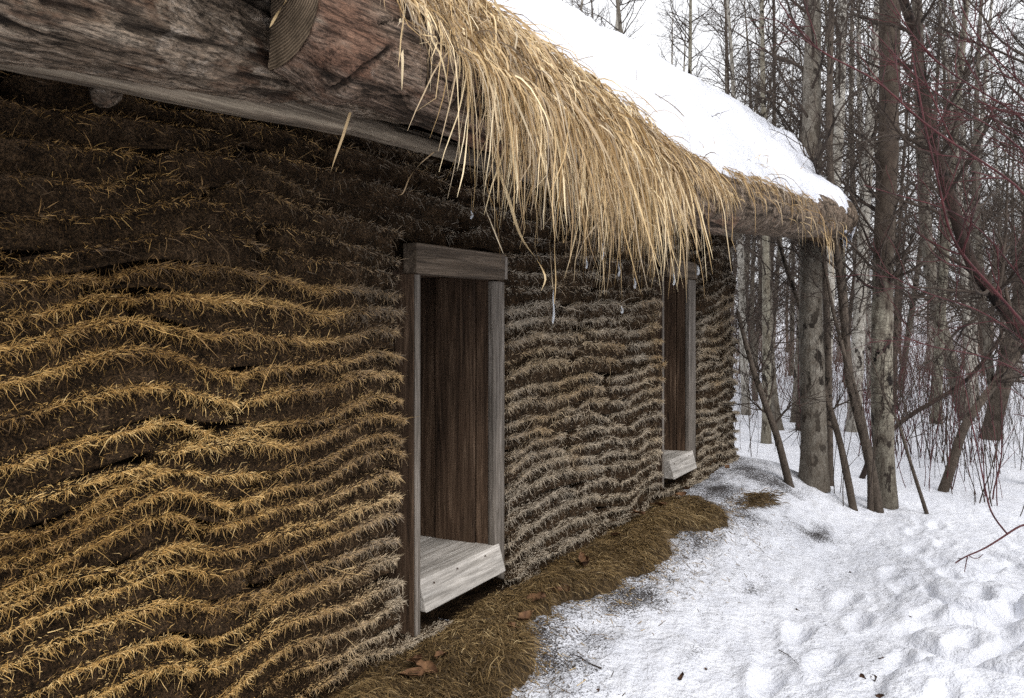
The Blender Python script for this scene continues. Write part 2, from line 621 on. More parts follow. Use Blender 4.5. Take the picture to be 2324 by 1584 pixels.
ground = mesh('snow_ground', np.stack([GX, GY, GZ], -1).reshape(-1, 3), grid_faces(len(gx), len(gy)), M['snow'], attrs={'dirt': dirt_map(GX, GY)})
tag(ground, 'trodden white snow ground running from the sod wall into the forest', 'snow', kind='structure')


def onground(xd, yd):
    """depth and point where a picture ray meets the snow"""
    Z = np.linspace(1.5, 60, 6000)
    P = np.stack([at(xd, yd, z) for z in Z])
    below = P[:, 2] < zg(P[:, 0], P[:, 1])
    i = int(np.argmax(below))
    return Z[i], P[i]


# ------------------------------------------------------------------ the sod house
XW0, XW1 = -2.6, 7.43
house = empty('sod_house', (2.4, 1.6, 0))
tag(house, 'sod house with shaggy layered turf walls, log eave and straw-edged snowy roof', 'house')
HP = np.array([2.4, 1.6, 0.0])


def part(name, v, f, mat=None, parent=None, **kw):
    """a piece of the house given in world coordinates"""
    loc = kw.pop('loc', None)
    kind = kw.pop('kind', None)
    v = np.asarray(v, float)
    if parent is None:
        base = HP
        par = house
    else:
        par = parent
        base = np.array(parent['wp'])
    if loc is None:
        loc = v.mean(0)
    loc = np.asarray(loc, float)
    o = mesh(name, v - loc, f, mat, par, loc=loc - base, **kw)
    o['wp'] = [float(a) for a in loc]
    if kind:
        o['kind'] = kind
    return o


WINS = [dict(x0=2.53, x1=3.24, zt=1.70, lb=1.571, st=.352, sb=.215, jb=(.125, .150), rj=.098),
        dict(x0=5.50, x1=6.16, zt=1.83, lb=1.696, st=.377, sb=.228, jb=(.16, .20), rj=.16)]
COURSE, ZB = .083, -.16
NC = 28


def line(x, k):
    w = .13 * (fbm(x * .95 + 3.3, k * .13, seed=21, o=2) - .5) + .055 * (fbm(x * 2.6, k * .22, seed=23, o=2) - .5) + .012 * (vnoise(x * 7, k * .8, seed=25) - .5)
    w = w * (1 + .8 * sstep(6.0, 7.2, x))
    hump = .042 * sstep(.95, 1.36, x) * (1 - sstep(1.40, 1.62, x)) + .05 * sstep(2.0, 2.42, x) * (1 - sstep(2.5, 3.0, x))
    w = w + hump * (.3 + 1.1 * vnoise(k * .35, 0, seed=27)) * sstep(1.7, 1.2, ZB + k * COURSE)
    return ZB + k * COURSE + w * 1.25


def wall_y(x, z):
    return -.055 * (fbm(x * 1.3, z * 1.1, seed=29, o=3) - .5) + .12 * np.clip(z - 1.1, 0, 2) * .25 - .05 * sstep(.25, -.1, z)


def slab_profile(x, t, k, s):
    lip = .038 * np.exp(-((t - .88) / .15) ** 2) + .012 * np.exp(-((t - .1) / .2) ** 2)
    return .004 + lip * (.45 + 1.1 * vnoise(x * 4, k * 1.7, seed=33))


core_parts = []
v, f = box(XW0, XW1 - .07, .10, .62, -.3, 2.12)
# core wall split round the windows so that the deep reveals stay open
xs_core = [XW0] + [c for w in WINS for c in (w['x0'] + .01, w['x1'] - .01)] + [XW1 - .09]
pieces = []
for a, b_ in zip(xs_core[0::2], xs_core[1::2]):
    pieces.append(box(a, b_, .085, .66, -.3, 2.50))
for w in WINS:
    pieces.append(box(w['x0'] + .01, w['x1'] - .01, .085, .66, -.3, w['sb'] + .02))
    pieces.append(box(w['x0'] + .01, w['x1'] - .01, .085, .66, w['lb'] + .05, 2.50))
pieces.append(box(XW0, XW0 + .6, .66, 4.4, -.3, 2.50))
pieces.append(box(XW1 - .69, XW1 - .09, .66, 4.4, -.3, 2.50))
pieces.append(box(XW0 + .6, XW1 - .69, 3.8, 4.4, -.3, 2.50))
v, f = joinm(pieces)
part('wall_core', v, f, M['soil'], smooth=False)


def fringe(xs, k, n, zline_fn, y_fn, reach, slab_par):
    """short dry grass: a tight mat along the lip, drooping wisps under it, specks over the soil"""
    x = rng.uniform(xs[0], xs[1], n)
    thin = vnoise(x * 3.1, k * .9, seed=58)                      # the mat comes and goes along a course
    kind = rng.random(n) + .22 * sstep(.55, .2, thin)
    A_, B_ = kind < .62, (kind >= .62) & (kind < .74)
    wob = .16 * (vnoise(x * 9, k * 1.0, seed=57) - .5)
    t = np.where(A_, rng.normal(.92, .060, n) + wob, np.where(B_, rng.normal(.80, .12, n), rng.uniform(0, .97, n)))
    t = np.clip(t, .02, 1.08)
    z = zline_fn(x, t)
    y = y_fn(x, t, z) + .003
    L = np.where(A_, rng.gamma(2.4, .0050, n), np.where(B_, rng.gamma(2.4, .0090, n), rng.gamma(2.2, .0042, n))) * (1 + .25 * reach)
    L = np.clip(L, .004, .05)
    L = np.where(rng.random(n) < .004, L * 4.0, L)
    lat = rng.normal(0, 1.0, n) + 1.3 * (vnoise(x * 22, k * 1.0, seed=55) - .5)
    out = np.where(A_, rng.uniform(.15, .8, n), np.where(B_, rng.uniform(.3, .8, n), rng.uniform(.05, .5, n)))
    up = np.where(A_, rng.normal(0, .5, n), np.where(B_, rng.normal(-.6, .6, n), rng.normal(-.1, 1.0, n)))
    d = norm(np.stack([lat, -out, up], -1))
    S = 3
    P = np.empty((n, S, 3))
    P[:, 0] = np.stack([x, y, z], -1)
    droop = rng.uniform(-.1, .5, n)
    for i in range(1, S):
        P[:, i] = P[:, i - 1] + d * (L / (S - 1))[:, None]
        d = norm(d + np.stack([rng.normal(0, .3, n), rng.normal(.05, .2, n), -droop], -1))
    dist = np.linalg.norm(P[:, 0] - np.array([0, CAMY, CAMZ]), axis=1)
    w = (.00042 + .00055 * rng.random(n) ** 2) * np.clip(dist / 2.2, .9, 2.6) ** .6
    W = w[:, None] * np.array([1, 1, .3])[None]
    side = norm(np.cross(np.gradient(P, axis=1), rng.normal(0, 1, (n, 1, 3))))
    v, f = ribbons(P, W, side)
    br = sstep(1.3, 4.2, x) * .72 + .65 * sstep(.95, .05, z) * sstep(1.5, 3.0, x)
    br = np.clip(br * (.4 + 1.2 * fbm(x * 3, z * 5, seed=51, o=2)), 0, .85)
    tint = .46 + .60 * (vnoise(x * 3, z * 7, seed=53) - .35) + rng.normal(0, .20, n) - .45 * sstep(1.2, 1.7, z) - np.where(A_, 0, np.where(B_, .08, .10))  # upper strands darkened: the eave's shade is put into the tint
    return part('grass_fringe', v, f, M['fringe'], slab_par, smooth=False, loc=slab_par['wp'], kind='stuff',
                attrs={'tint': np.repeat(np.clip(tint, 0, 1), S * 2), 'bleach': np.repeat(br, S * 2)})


def build_slab(k, xa, xb):
    nx = max(6, int((xb - xa) / .018) + 1)
    x = np.linspace(xa, xb, nx)
    dz = rng.normal(0, .006, 2)
    tilt = rng.normal(0, .020)
    yo = rng.normal(0, .010)

    def zfn(xx, t):
        u = (xx - xa) / (xb - xa) - .5
        lo = line(xx, k) + dz[0]
        hi = line(xx, k + 1) + dz[1] + tilt * u + .012
        droop = .030 * (np.abs(u) * 2) ** 5
        return lo + (hi - lo) * t - droop * t

    def yfn(xx, t, zz):
        e = np.minimum(xx - xa, xb - xx)
        rnd = .045 * np.clip(1 - e / .05, 0, 1) ** 2
        return wall_y(xx, zz) + yo - slab_profile(xx, t, k, 0) + rnd + .022 * (fbm(xx * 22, zz * 22, k * 3.1, seed=61, o=3) - .5)

    nt = 11
    t = np.linspace(0, 1, nt)
    X, T = np.meshgrid(x, t, indexing='ij')
    Z = zfn(X, T)
    Y = yfn(X, T, Z)
    Z = Z + .010 * (fbm(X * 18, T * 4, k * 1.3, seed=63, o=2) - .5) * (T > .05)
    back = .13
    Xf = np.concatenate([X[:, :1], X, X[:, :1]], 1)
    Yf = np.concatenate([np.full((nx, 1), back), Y, np.full((nx, 1), back)], 1)
    Zf = np.concatenate([Z[:, :1] + .004, Z, Z[:, -1:]], 1)
    P = np.stack([Xf, Yf, Zf], -1)
    e0, e1 = P[:1].copy(), P[-1:].copy()
    e0[..., 1] = back
    e1[..., 1] = back
    P = np.concatenate([e0, P, e1], 0)
    o = part('sod_slab', P.reshape(-1, 3), grid_faces(nx + 2, nt + 2), M['soil'])
    # density falls with distance, but the strands get wider
    xm = (xa + xb) / 2
    d = math.hypot(xm, 2.0)
    zz = ZB + (k + 1) * COURSE
    dens = 6000 if d < 3.2 else (4600 if d < 4.5 else 3000)
    if zz > 1.55:
        dens *= .26
    if xb < .75:
        dens *= .25
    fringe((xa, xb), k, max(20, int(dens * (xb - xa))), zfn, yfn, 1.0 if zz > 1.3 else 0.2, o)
    return o


for k in range(NC):
    zlo, zhi = ZB + k * COURSE, ZB + (k + 1) * COURSE
    spans = []
    cuts = []
    for w in WINS:
        if zhi > w['jb'][0] + .03 and zlo < w['zt'] - .01:
            cuts.append((w['x0'] - .022 - .012 * rng.random(), w['x1'] + .008))
    x = XW0
    edges = [(XW0, cuts[0][0])] + [(cuts[i][1], cuts[i + 1][0]) for i in range(len(cuts) - 1)] + [(cuts[-1][1], XW1)] if cuts else [(XW0, XW1)]
    for a, b_ in edges:
        b2 = b_ + (rng.normal(0, .025) if b_ == XW1 else 0)
        Lr = b2 - a
        n = max(1, int(round(Lr / rng.uniform(.75, 1.1))))
        if a == XW0:
            n = max(2, n)
        cs = np.linspace(a, b2, n + 1)
        cs[1:-1] += rng.uniform(-.16, .16, n - 1) * min(1, Lr / n)
        if k % 2 and n > 2:
            cs[1:-1] += .2 * (cs[1] - cs[0]) * rng.uniform(-1, 1)
        for i in range(n):
            if cs[i + 1] < -.4:
                continue
            build_slab(k, cs[i] + .003, cs[i + 1] - .003)

# --- windows: a deep boarded box set through the turf
YF, YBK = -.048, .52


def slanted(v, fn):
    v = np.array(v, float)
    return np.array([fn(p) for p in v])


def board(name, x0, x1, y0, y1, z0, z1, mat, parent=None, bev=.004, wob=.0):
    o = part(name, *box(x0, x1, y0, y1, z0, z1), mat, parent, smooth=False)
    md = o.modifiers.new('bevel', 'BEVEL')
    md.width = bev
    md.segments = 2
    return o


for wi, w in enumerate(WINS):
    x0, x1 = w['x0'], w['x1']
    rj = w['rj']
    lj = .036
    zs, sb = w['st'], w['sb']
    # the sash far back in the reveal
    sash = part('window', *joinm([box(x0 + lj, x0 + lj + .05, YBK - .06, YBK - .02, zs, w['lb']),
                                  box(x1 - rj - .02, x1 - rj + .03, YBK - .06, YBK - .02, zs, w['lb']),
                                  box(x0 + lj + .05, x1 - rj - .02, YBK - .06, YBK - .02, zs - .03, zs + .06),
                                  box(x0 + lj + .05, x1 - rj - .02, YBK - .06, YBK - .02, w['lb'] - .05, w['lb']),
                                  box(x0 + lj + .05, x1 - rj - .02, YBK - .055, YBK - .025, .5 * (zs + w['lb']), .5 * (zs + w['lb']) + .03)]), M['frame_zd'], smooth=False)
    gl = part('pane', *box(x0 + lj + .051, x1 - rj - .021, YBK - .042, YBK - .036, zs + .061, w['lb'] - .051), M['glass'], sash, smooth=False)
    # near jamb, far jamb post with the boards of the reveal behind it
    yj = YF if wi == 0 else .0
    board('jamb', x0, x0 + lj, yj, YBK, w['jb'][0], w['lb'] + .003, M['frame_zd'], sash)
    board('jamb_edge', x0 + .001, x0 + lj - .001, yj - .006, yj - .0005, w['jb'][0] + .004, w['lb'], M['frame_z'], sash, .001)
    v, f = box(x1 - rj, x1, YF + .006, YF + .040, w['jb'][1], w['lb'] - .002)
    v[(v[:, 0] < x1 - .01) & (v[:, 2] < 1)] += (0, 0, .05)
    o = part('jamb', v, f, M['frame_z'], sash, smooth=False)
    md = o.modifiers.new('bevel', 'BEVEL'); md.width = .006; md.segments = 2
    ys = [YF + .043, YF + .115, .30, YBK]
    offs = [.006, .0, .009]
    for q in range(3):
        xb = x1 - rj + offs[q]
        board('reveal_board', xb, x1 - .02, ys[q], ys[q + 1] - .005, zs - .03, w['lb'] + .02, M['frame_zd'], sash, .004)
    # lintel
    v, f = box(x0 + .016, x1 - .012, YF - .003, YF + .07, w['lb'] + .004, w['zt'])
    o = part('lintel', v, f, M['frame_x'], sash, smooth=False)
    md = o.modifiers.new('bevel', 'BEVEL'); md.width = .006; md.segments = 2
    board('lintel_end', x1 - .0115, x1 + .012, YF - .004, YF + .06, w['lb'] + .01, w['zt'] - .012, M['frame_z'], sash)
    board('head_board', x0 + lj, x1 - .02, YF + .075, YBK, w['lb'] + .022, w['lb'] + .06, M['frame_zd'], sash)
    # sill: one thick sloping board, its face leaning out at the foot
    xa, xb = x0 + lj + .002, x1 - rj * .55
    v = np.array([[xa, YF + .004, zs - .012], [xb, YF + .004, zs - .012], [xb, YF - .034, sb], [xa, YF - .034, sb],
                  [xa, YBK, zs - .035], [xb, YBK, zs - .035], [xb, YBK, sb + .02], [xa, YBK, sb + .02]])
    f = np.array([[0, 1, 5, 4], [3, 2, 1, 0], [7, 6, 2, 3], [4, 5, 6, 7], [0, 4, 7, 3], [1, 2, 6, 5]])
    sl = part('sill', v, f, M['sill'], sash, smooth=False)
    md = sl.modifiers.new('bevel', 'BEVEL'); md.width = .005; md.segments = 2
    for hx, hz in ((.14, .72), (.42, .80), (.78, .78)):
        px = xa + (xb - xa) * hx
        pz = sb + (zs - .012 - sb) * hz
        py = YF - .034 + .038 * hz
        a = np.linspace(0, 2 * np.pi, 9)[:-1]
        nv = np.concatenate([np.stack([px + .007 * np.cos(a), np.full(8, py - .0015), pz + .009 * np.sin(a)], -1), [[px, py + .001, pz]]])
        part('nail_hole', nv, np.array([[i, (i + 1) % 8, 8] for i in range(8)]), M['darkleaf'], sash, smooth=False)
# shaved wood lying at the back of the near sill
w = WINS[0]

# ------------------------------------------------------------------ eave logs
def log_mesh(name, A, B, r0, r1, nl, na, mat, seed, disp=.02, half=False, bumps=(), parent=None, groove=.35, bend=0.0, cracks=(), bs=1.0):
    A, B = np.array(A, float), np.array(B, float)
    T = norm(B - A)
    U = norm(np.cross(T, [0, 0, 1.0]))          # points outwards (-y)
    Vv = np.cross(U, T)
    L = np.linalg.norm(B - A)
    s = np.linspace(0, 1, nl)
    a = np.linspace(0, 2 * np.pi, na, endpoint=False)
    S, Aa = np.meshgrid(s, a, indexing='ij')
    R = r0 + (r1 - r0) * S
    nx_, ny_, nz_ = S * L, np.cos(Aa) * R, np.sin(Aa) * R
    n1 = fbm(nx_ * 2.4 * bs, ny_ * 10 * bs, nz_ * 10 * bs, seed=seed, o=5)
    n2 = fbm(nx_ * 11 * bs, ny_ * 26 * bs, nz_ * 26 * bs, seed=seed + 5, o=4)
    ridge = 1 - np.abs(fbm(nx_ * 1.1 * bs, ny_ * 17 * bs, nz_ * 17 * bs, seed=seed + 9, o=3) - .5) * 2
    plate = sstep(.46, .54, n1)
    dr = disp * ((n1 - .5) * 1.1 + (n2 - .5) * .9) + disp * groove * plate
    crack = sstep(.90, .975, ridge) * sstep(.36, .52, n2)
    dr = dr - disp * .7 * crack
    for (bsx, ba, sx, sa, h) in bumps:
        da = (Aa - ba + np.pi) % (2 * np.pi) - np.pi
        dr = dr + h * np.exp(-((nx_ - bsx) / sx) ** 2 - (da / sa) ** 2)
    cr = np.clip(crack * .8, 0, 1)
    for (cx, ca, length, wid, slope) in cracks:
        da = (Aa - ca + np.pi) % (2 * np.pi) - np.pi
        along = nx_ - cx - slope * da + .02 * (vnoise(da * 9, cx, seed=seed + 3) - .5)
        mk = np.exp(-(along / wid) ** 2) * sstep(length, length * .6, np.abs(da))
        dr = dr - .022 * mk
        cr = np.maximum(cr, mk)
    R = R + dr
    cu, cv = np.cos(Aa) * R, np.sin(Aa) * R
    if half:
        cu = np.maximum(cu, -.012 + .01 * (n2 - .5))
    cen = A + S[..., None] * (B - A) + np.sin(S * np.pi)[..., None] * bend * np.array([0, 0, 1.0])
    P = cen + cu[..., None] * U + cv[..., None] * Vv
    c0, c1 = P[0].mean(0), P[-1].mean(0)
    v = np.concatenate([P.reshape(-1, 3), [c0, c1]])
    f4 = grid_faces(nl, na, True)
    i = np.arange(na)
    n_ = nl * na
    f3 = np.concatenate([np.stack([i, np.full(na, n_), (i + 1) % na], 1), np.stack([(nl - 1) * na + i, (nl - 1) * na + (i + 1) % na, np.full(na, n_ + 1)], 1)])
    o = part(name, v, [f4[:, ::-1], f3[:, ::-1]], mat, parent, attrs={'crack': np.concatenate([cr.ravel(), [.5, .5]])})
    return o, P


logA, _ = log_mesh('eave_log', (-.6, -.245, 1.945), (2.30, -.245, 2.255), .165, .165, 560, 150, M['bark'], 70, .017, bumps=((2.25, .1, .36, .9, -.085),))
logA['label'] = 'log covered in flaky grey-brown bark'
BA, BB = np.array((1.485, -.40, 2.218)), np.array((4.75, -.62, 2.05))
logB, PB = log_mesh('eave_log', BA, BB, .172, .158, 460, 120, M['peeled'], 80, .009, half=True, groove=.15,
                    bumps=((.16, -1.35, .10, .55, .050), (.10, -.75, .06, .25, .022), (.52, -.9, .13, .5, .022), (.85, -1.2, .10, .5, .016), (.60, -.25, .09, .3, .02)),
                    cracks=((.20, -.75, .6, .012, .16), (.44, -.35, .45, .014, -.05), (.60, -.55, .35, .018, .02), (.34, -1.15, .3, .010, .3), (.76, -.5, .5, .008, .1), (.33, .3, .5, .007, .35)))
logB['label'] = 'half-round peeled log with a reddish knotty face and sawn end'
# the sawn end as its own sheet just proud of the log
ring = PB[0]
axis = norm(BB - BA)
ctr = BA + np.array((0, 0, .02))
nr, nb = 14, len(ring)
rr = np.linspace(0, 1, nr)[:, None, None]
capP = ctr + (ring[None] - ctr) * rr * .992 - axis * (.004 + .004 * fbm(ring[None, :, 1] * rr[..., 0] * 40, ring[None, :, 2] * 40 * rr[..., 0], seed=5))[..., None]
part('sawn_end', capP.reshape(-1, 3), grid_faces(nr, nb, True), M['rings'], logB, loc=BA + np.array((0, .03, .10)))
logC, PC = log_mesh('eave_log', (4.35, -.62, 2.085), (7.60, -.86, 2.285), .155, .185, 330, 90, M['birchlog'], 90, .018, groove=.25, bend=-.03,
                    bumps=((1.55, -.3, .18, .9, .012), (2.6, 0, .2, 2, .01)),
                    cracks=((2.02, -.3, 2.0, .022, .05), (1.45, .2, 1.2, .014, .1), (2.7, 0, 1.2, .010, -.05)))
logC['label'] = 'far log with rough grey-brown bark and a black split'
# squared plank under the first log, with a broken end
nl = 150
xs = np.linspace(-.6, 1.955, nl)
a = np.linspace(0, 2 * np.pi, 40, endpoint=False)
Xp, Ap = np.meshgrid(xs, a, indexing='ij')
cy, cz = np.cos(Ap), np.sin(Ap)
q = (np.abs(cy) ** 5 + np.abs(cz) ** 5) ** (-1 / 5)
hh0 = .022 + .016 * sstep(.9, 1.8, Xp)
zc = 1.931 + .060 * (Xp - .915) / .931 + hh0
hh = hh0 * (1 + .25 * (fbm(Xp * 2.2, cz, seed=101, o=2) - .5))
Yp = -.205 - cy * q * (.034 + .012 * sstep(.9, 1.8, Xp)) * (1 + .1 * (fbm(Xp * 3, cy, seed=102, o=2) - .5))
Zp = zc + cz * q * hh + .010 * (fbm(Xp * 2, cy * 2, cz * 2, seed=103) - .5) + .006 * (fbm(Xp * 5, cy * 14, cz * 14, seed=104, o=3) - .5)
endk = sstep(1.93, 1.955, Xp)
Xp = Xp + endk * .05 * (fbm(cy * 4, cz * 4, seed=105, o=3) - .5)
v = np.concatenate([np.stack([Xp, Yp, Zp], -1).reshape(-1, 3), [[xs[0], -.205, 1.88], [1.93, -.205, 2.03]]])
i = np.arange(40)
f3 = np.concatenate([np.stack([i, (i + 1) % 40, np.full(40, nl * 40)], 1), np.stack([(nl - 1) * 40 + (i + 1) % 40, (nl - 1) * 40 + i, np.full(40, nl * 40 + 1)], 1)])
part('eave_plank', v, [grid_faces(nl, 40, True), f3], M['plank'])
# wall plate lying on top of the turf
plate, _ = log_mesh('wall_plate', (1.2, -.065, 2.085), (7.3, -.075, 2.15), .042, .042, 300, 40, M['plank'], 110, .010, groove=.1)
# stub of a pole end poking out under the first log
st_, _ = log_mesh('rafter_end', at(236, 212, 2.02), at(238, 196, 2.22), .020, .030, 12, 14, M['bark'], 120, .030)
# log hidden behind, closing the eave up to the rafters
soff = []
for i_, xx in enumerate(np.arange(-.5, 7.5, .42)):
    ye_ = -.36 if xx < 4.4 else -.6
    p_, _ = log_mesh('rafter', (xx, .55, 2.62 if xx < 5 else 2.7), (xx + .02, ye_, 2.26 if xx < 5 else 2.36), .06, .055, 10, 12, M['bark'], 130 + i_, .01)


# ------------------------------------------------------------------ roof
def y_e(x):
    return np.interp(x, [-3, 1.6, 4.6, 7.75], [-.42, -.53, -.70, -.95])


def z_e(x):
    return np.interp(x, [-3, 1.6, 4.4, 7.75], [2.32, 2.36, 2.15, 2.10])


def roof_z(x, y):
    d = y - y_e(x)
    return z_e(x) + np.where(d < .9, .97 * d, .97 * .9 + .72 * (d - .9))


RX0, RX1 = -1.2, 7.62
nx_, ny_ = 120, 40
X, D_ = np.meshgrid(np.linspace(RX0, RX1, nx_), np.linspace(0.02, 3.2, ny_), indexing='ij')
Y = y_e(X) + D_
Z = roof_z(X, Y) - .035 + .03 * (fbm(X * 3, Y * 3, seed=140) - .5)
top = np.stack([X, Y, Z], -1)
bot = top - np.array([0, 0, .10])
P = np.concatenate([top.reshape(-1, 3), bot.reshape(-1, 3)])
gf = grid_faces(nx_, ny_)
n0 = nx_ * ny_
edge = []
bi_ = np.concatenate([np.arange(ny_) , (np.arange(1, nx_) * ny_ + ny_ - 1), ((nx_ - 1) * ny_ + np.arange(ny_ - 2, -1, -1)), (np.arange(nx_ - 2, 0, -1) * ny_)])
e4 = np.stack([bi_, np.roll(bi_, -1), np.roll(bi_, -1) + n0, bi_ + n0], 1)
part('sod_roof', P, [gf, gf[:, ::-1] + n0, e4], M['soil'])
# the far slope
X2, D2 = np.meshgrid(np.linspace(RX0, RX1, 60), np.linspace(0, 2.9, 16), indexing='ij')
Y2 = y_e(X2) + 3.2 + D2
Z2 = roof_z(X2, y_e(X2) + 3.2) - .04 - .75 * D2
part('far_roof_slope', np.stack([X2, Y2, Z2], -1).reshape(-1, 3), grid_faces(60, 16), M['soil'])


# snow lying on the roof: lower edge (distance up the slope from the eave)
def snow_lo(x):
    b = np.interp(x, [-2, 1.6, 2.4, 3.2, 3.8, 4.3, 5, 6.5, 7.7], [.24, .24, .26, .22, .07, -.01, .0, .03, .03])
    return b + .07 * (fbm(x * 3.1, 0, seed=150, o=3) - .5)


nx_, ns_ = 420, 110
x = np.linspace(RX0 - .05, 7.82, nx_)
s = np.concatenate([np.linspace(0, .5, 55), np.linspace(.52, 1, 55)])
X, S_ = np.meshgrid(x, s, indexing='ij')
lo = snow_lo(X)
Dd = lo + (3.3 - lo) * S_ ** 1.6
Y = y_e(X) + Dd
base = roof_z(X, Y)
q = np.clip((Dd - lo) / .20, 0, 1)
endr = np.sqrt(np.clip(1 - (1 - np.clip((7.82 - X) / .10, 0, 1)) ** 2, 0, 1))
thick = (.10 + .21 * sstep(3.2, 7.2, X)) * np.sqrt(np.clip(1 - (1 - q) ** 2, 0, 1)) * (.75 + .7 * (fbm(X * 1.5, Dd * 1.5, seed=155, o=3) - .2)) * (.72 + .28 * endr)
n_r = (.17 * (fbm(X * 2.6, Dd * 3.2, seed=160, o=4) - .5) + .035 * (fbm(X * 12, Dd * 14, seed=161, o=3) - .5)) * q
N_ = np.array([0, -.69, .72])
# overhanging lip towards the far corner
lip = sstep(4.5, 7.2, X) * np.exp(-(Dd - lo) / .16) * (.03 + .08 * fbm(X * 2.5, 0, seed=163, o=3))
P = np.stack([X, Y - lip, base - .02], -1) + (thick + n_r)[..., None] * N_
P[:, 0] = np.stack([x, y_e(x) + lo[:, 0] + .06, roof_z(x, y_e(x) + lo[:, 0]) - .05], -1)
P[-1] = P[-2] + np.array([-.06, .03, -.10])
rs = mesh('roof_snow', P.reshape(-1, 3), grid_faces(nx_, ns_), M['rsnow'])
tag(rs, 'thick smooth blanket of white snow lying on the roof slope', 'snow', kind='stuff')

# ------------------------------------------------------------------ straw hanging over the eave
LOGS = [(BA, BB, .185, .185), None]


def log_axis(x):
    ya = np.where(x < 4.5, BA[1] + (x - BA[0]) / (BB[0] - BA[0]) * (BB[1] - BA[1]), -.62 + (x - 4.35) / 3.25 * (-.24))
    za = np.where(x < 4.5, BA[2] + (x - BA[0]) / (BB[0] - BA[0]) * (BB[2] - BA[2]), 2.085 + (x - 4.35) / 3.25 * .20 - .03 * np.sin(np.clip((x - 4.35) / 3.27, 0, 1) * np.pi))
    return ya, za, np.where(x < 4.5, .190 - .012 * np.clip((x - 1.6) / 3.1, 0, 1), .178 + .025 * np.clip((x - 4.35) / 3.27, 0, 1))


def straw_paths(n, x, d0, L, S=12, stiff=None, swing=.5, lift=.05):
    y = y_e(x) + d0
    z = roof_z(x, y) + rng.uniform(-.03, lift + .02, n)
    P = np.empty((n, S, 3))
    P[:, 0] = np.stack([x, y, z], -1)
    tuft = 1.9 * (vnoise(x * 9, d0 * 7, seed=201) - .5) + 1.0 * (vnoise(x * 31, d0 * 21, seed=203) - .5)
    d = norm(np.stack([.06 + tuft + rng.normal(0, swing, n), -np.ones(n), -.80 + rng.normal(0, .22, n)], -1))
    g = rng.uniform(.20, .5, n) if stiff is None else stiff
    wob = rng.normal(0, .34, (n, 2))
    kink = rng.integers(3, S - 1, n) if S > 5 else np.full(n, 99)
    kv = rng.normal(0, .75, (n, 3)) * (rng.random(n) < .45)[:, None]
    for i in range(1, S):
        p = P[:, i - 1] + d * (L / (S - 1))[:, None]
        ya, za, r = log_axis(p[:, 0])
        r = r + rng.uniform(0, .05, n) * (1 if i > 2 else 0) * 0 + (.004 + .075 * hash3(np.arange(n), np.zeros(n), np.zeros(n), 77) ** 1.5 * (p[:, 2] < za))
        dy, dz_ = p[:, 1] - ya, p[:, 2] - za
        rad = np.hypot(dy, dz_)
        inside = (rad < r) & (dy < .06)
        sc = np.where(inside, r / np.maximum(rad, 1e-4), 1)
        p[:, 1] = ya + dy * sc
        p[:, 2] = za + dz_ * sc
        dd = p[:, 1] - y_e(p[:, 0])
        rz = roof_z(p[:, 0], p[:, 1]) - .005
        p[:, 2] = np.where((dd > .0) & (p[:, 2] < rz), rz, p[:, 2])
        P[:, i] = p
        over = (p[:, 1] < ya + .02)
        gg = np.where(over, g * 2.0, g * .12)
        nd = norm(p - P[:, i - 1])
        d = norm(nd + np.stack([wob[:, 0] * .4 + rng.normal(0, .10, n), wob[:, 1] * .25 + rng.normal(0, .07, n), -gg], -1) + kv * (kink == i)[:, None])
    return P


def straw_mesh(name, P, w, tint, parent=None, kind='stuff', twist=.6, taper=True):
    n, S, _ = P.shape
    prof = np.ones(S)
    if taper:
        prof = np.interp(np.linspace(0, 1, S), [0, .5, .85, 1], [.9, 1, .7, .12])
    W = w[:, None] * prof[None]
    T = norm(np.gradient(P, axis=1))
    ref = norm(rng.normal(0, 1, (n, 3)) + np.array([1.0, -.2, 0]))
    side0 = norm(np.cross(T, ref[:, None]))
    up = np.cross(T, side0)
    ang = rng.uniform(0, 2 * np.pi, n)[:, None] + np.linspace(0, 1, S)[None] * rng.normal(0, twist, n)[:, None] * 3
    side = side0 * np.cos(ang)[..., None] + up * np.sin(ang)[..., None]
    v, f = ribbons(P, W, side)
    o = part(name, v, f, M['straw'], parent, smooth=False, attrs={'tint': np.repeat(tint, S * 2), 'bleach': np.repeat(np.clip(rng.normal(.10, .25, n), 0, .8), S * 2)})
    if kind:
        o['kind'] = kind
    return o


# dense thatch
n = 7400
x = np.clip(rng.triangular(1.9, 2.7, 3.75, n), 1.85, 3.75)
x[: n // 2] = rng.uniform(2.1, 3.6, n // 2)
d0 = rng.beta(1.3, 1.6, n) * np.interp(x, [1.9, 2.3, 3.0, 3.6, 4.3], [.34, .40, .30, .12, .06]) - .03
over = np.interp(x, [1.9, 2.2, 2.6, 3.2, 3.7, 4.0], [.25, .37, .40, .42, .41, .30])
keep = rng.random(n) < .35 + 1.1 * sstep(.35, .6, vnoise(x * 8, d0 * 3, seed=211))
x, d0, over = x[keep], d0[keep], over[keep]
n = len(x)
L = d0 * 1.38 + .08 + over * rng.beta(1.0, 2.1, n) * 2.0
P = straw_paths(n, x, d0, L, 13)
straw_mesh('eave_straw', P, rng.gamma(2.2, .00075, n) + .0005, np.clip(rng.normal(.55, .30, n), 0, 1))
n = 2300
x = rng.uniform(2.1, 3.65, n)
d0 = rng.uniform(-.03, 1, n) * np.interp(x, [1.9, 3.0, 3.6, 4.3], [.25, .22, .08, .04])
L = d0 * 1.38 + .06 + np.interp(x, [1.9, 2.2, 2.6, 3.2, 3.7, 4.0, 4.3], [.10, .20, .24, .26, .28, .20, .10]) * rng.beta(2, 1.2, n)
P = straw_paths(n, x, d0, L, 11)
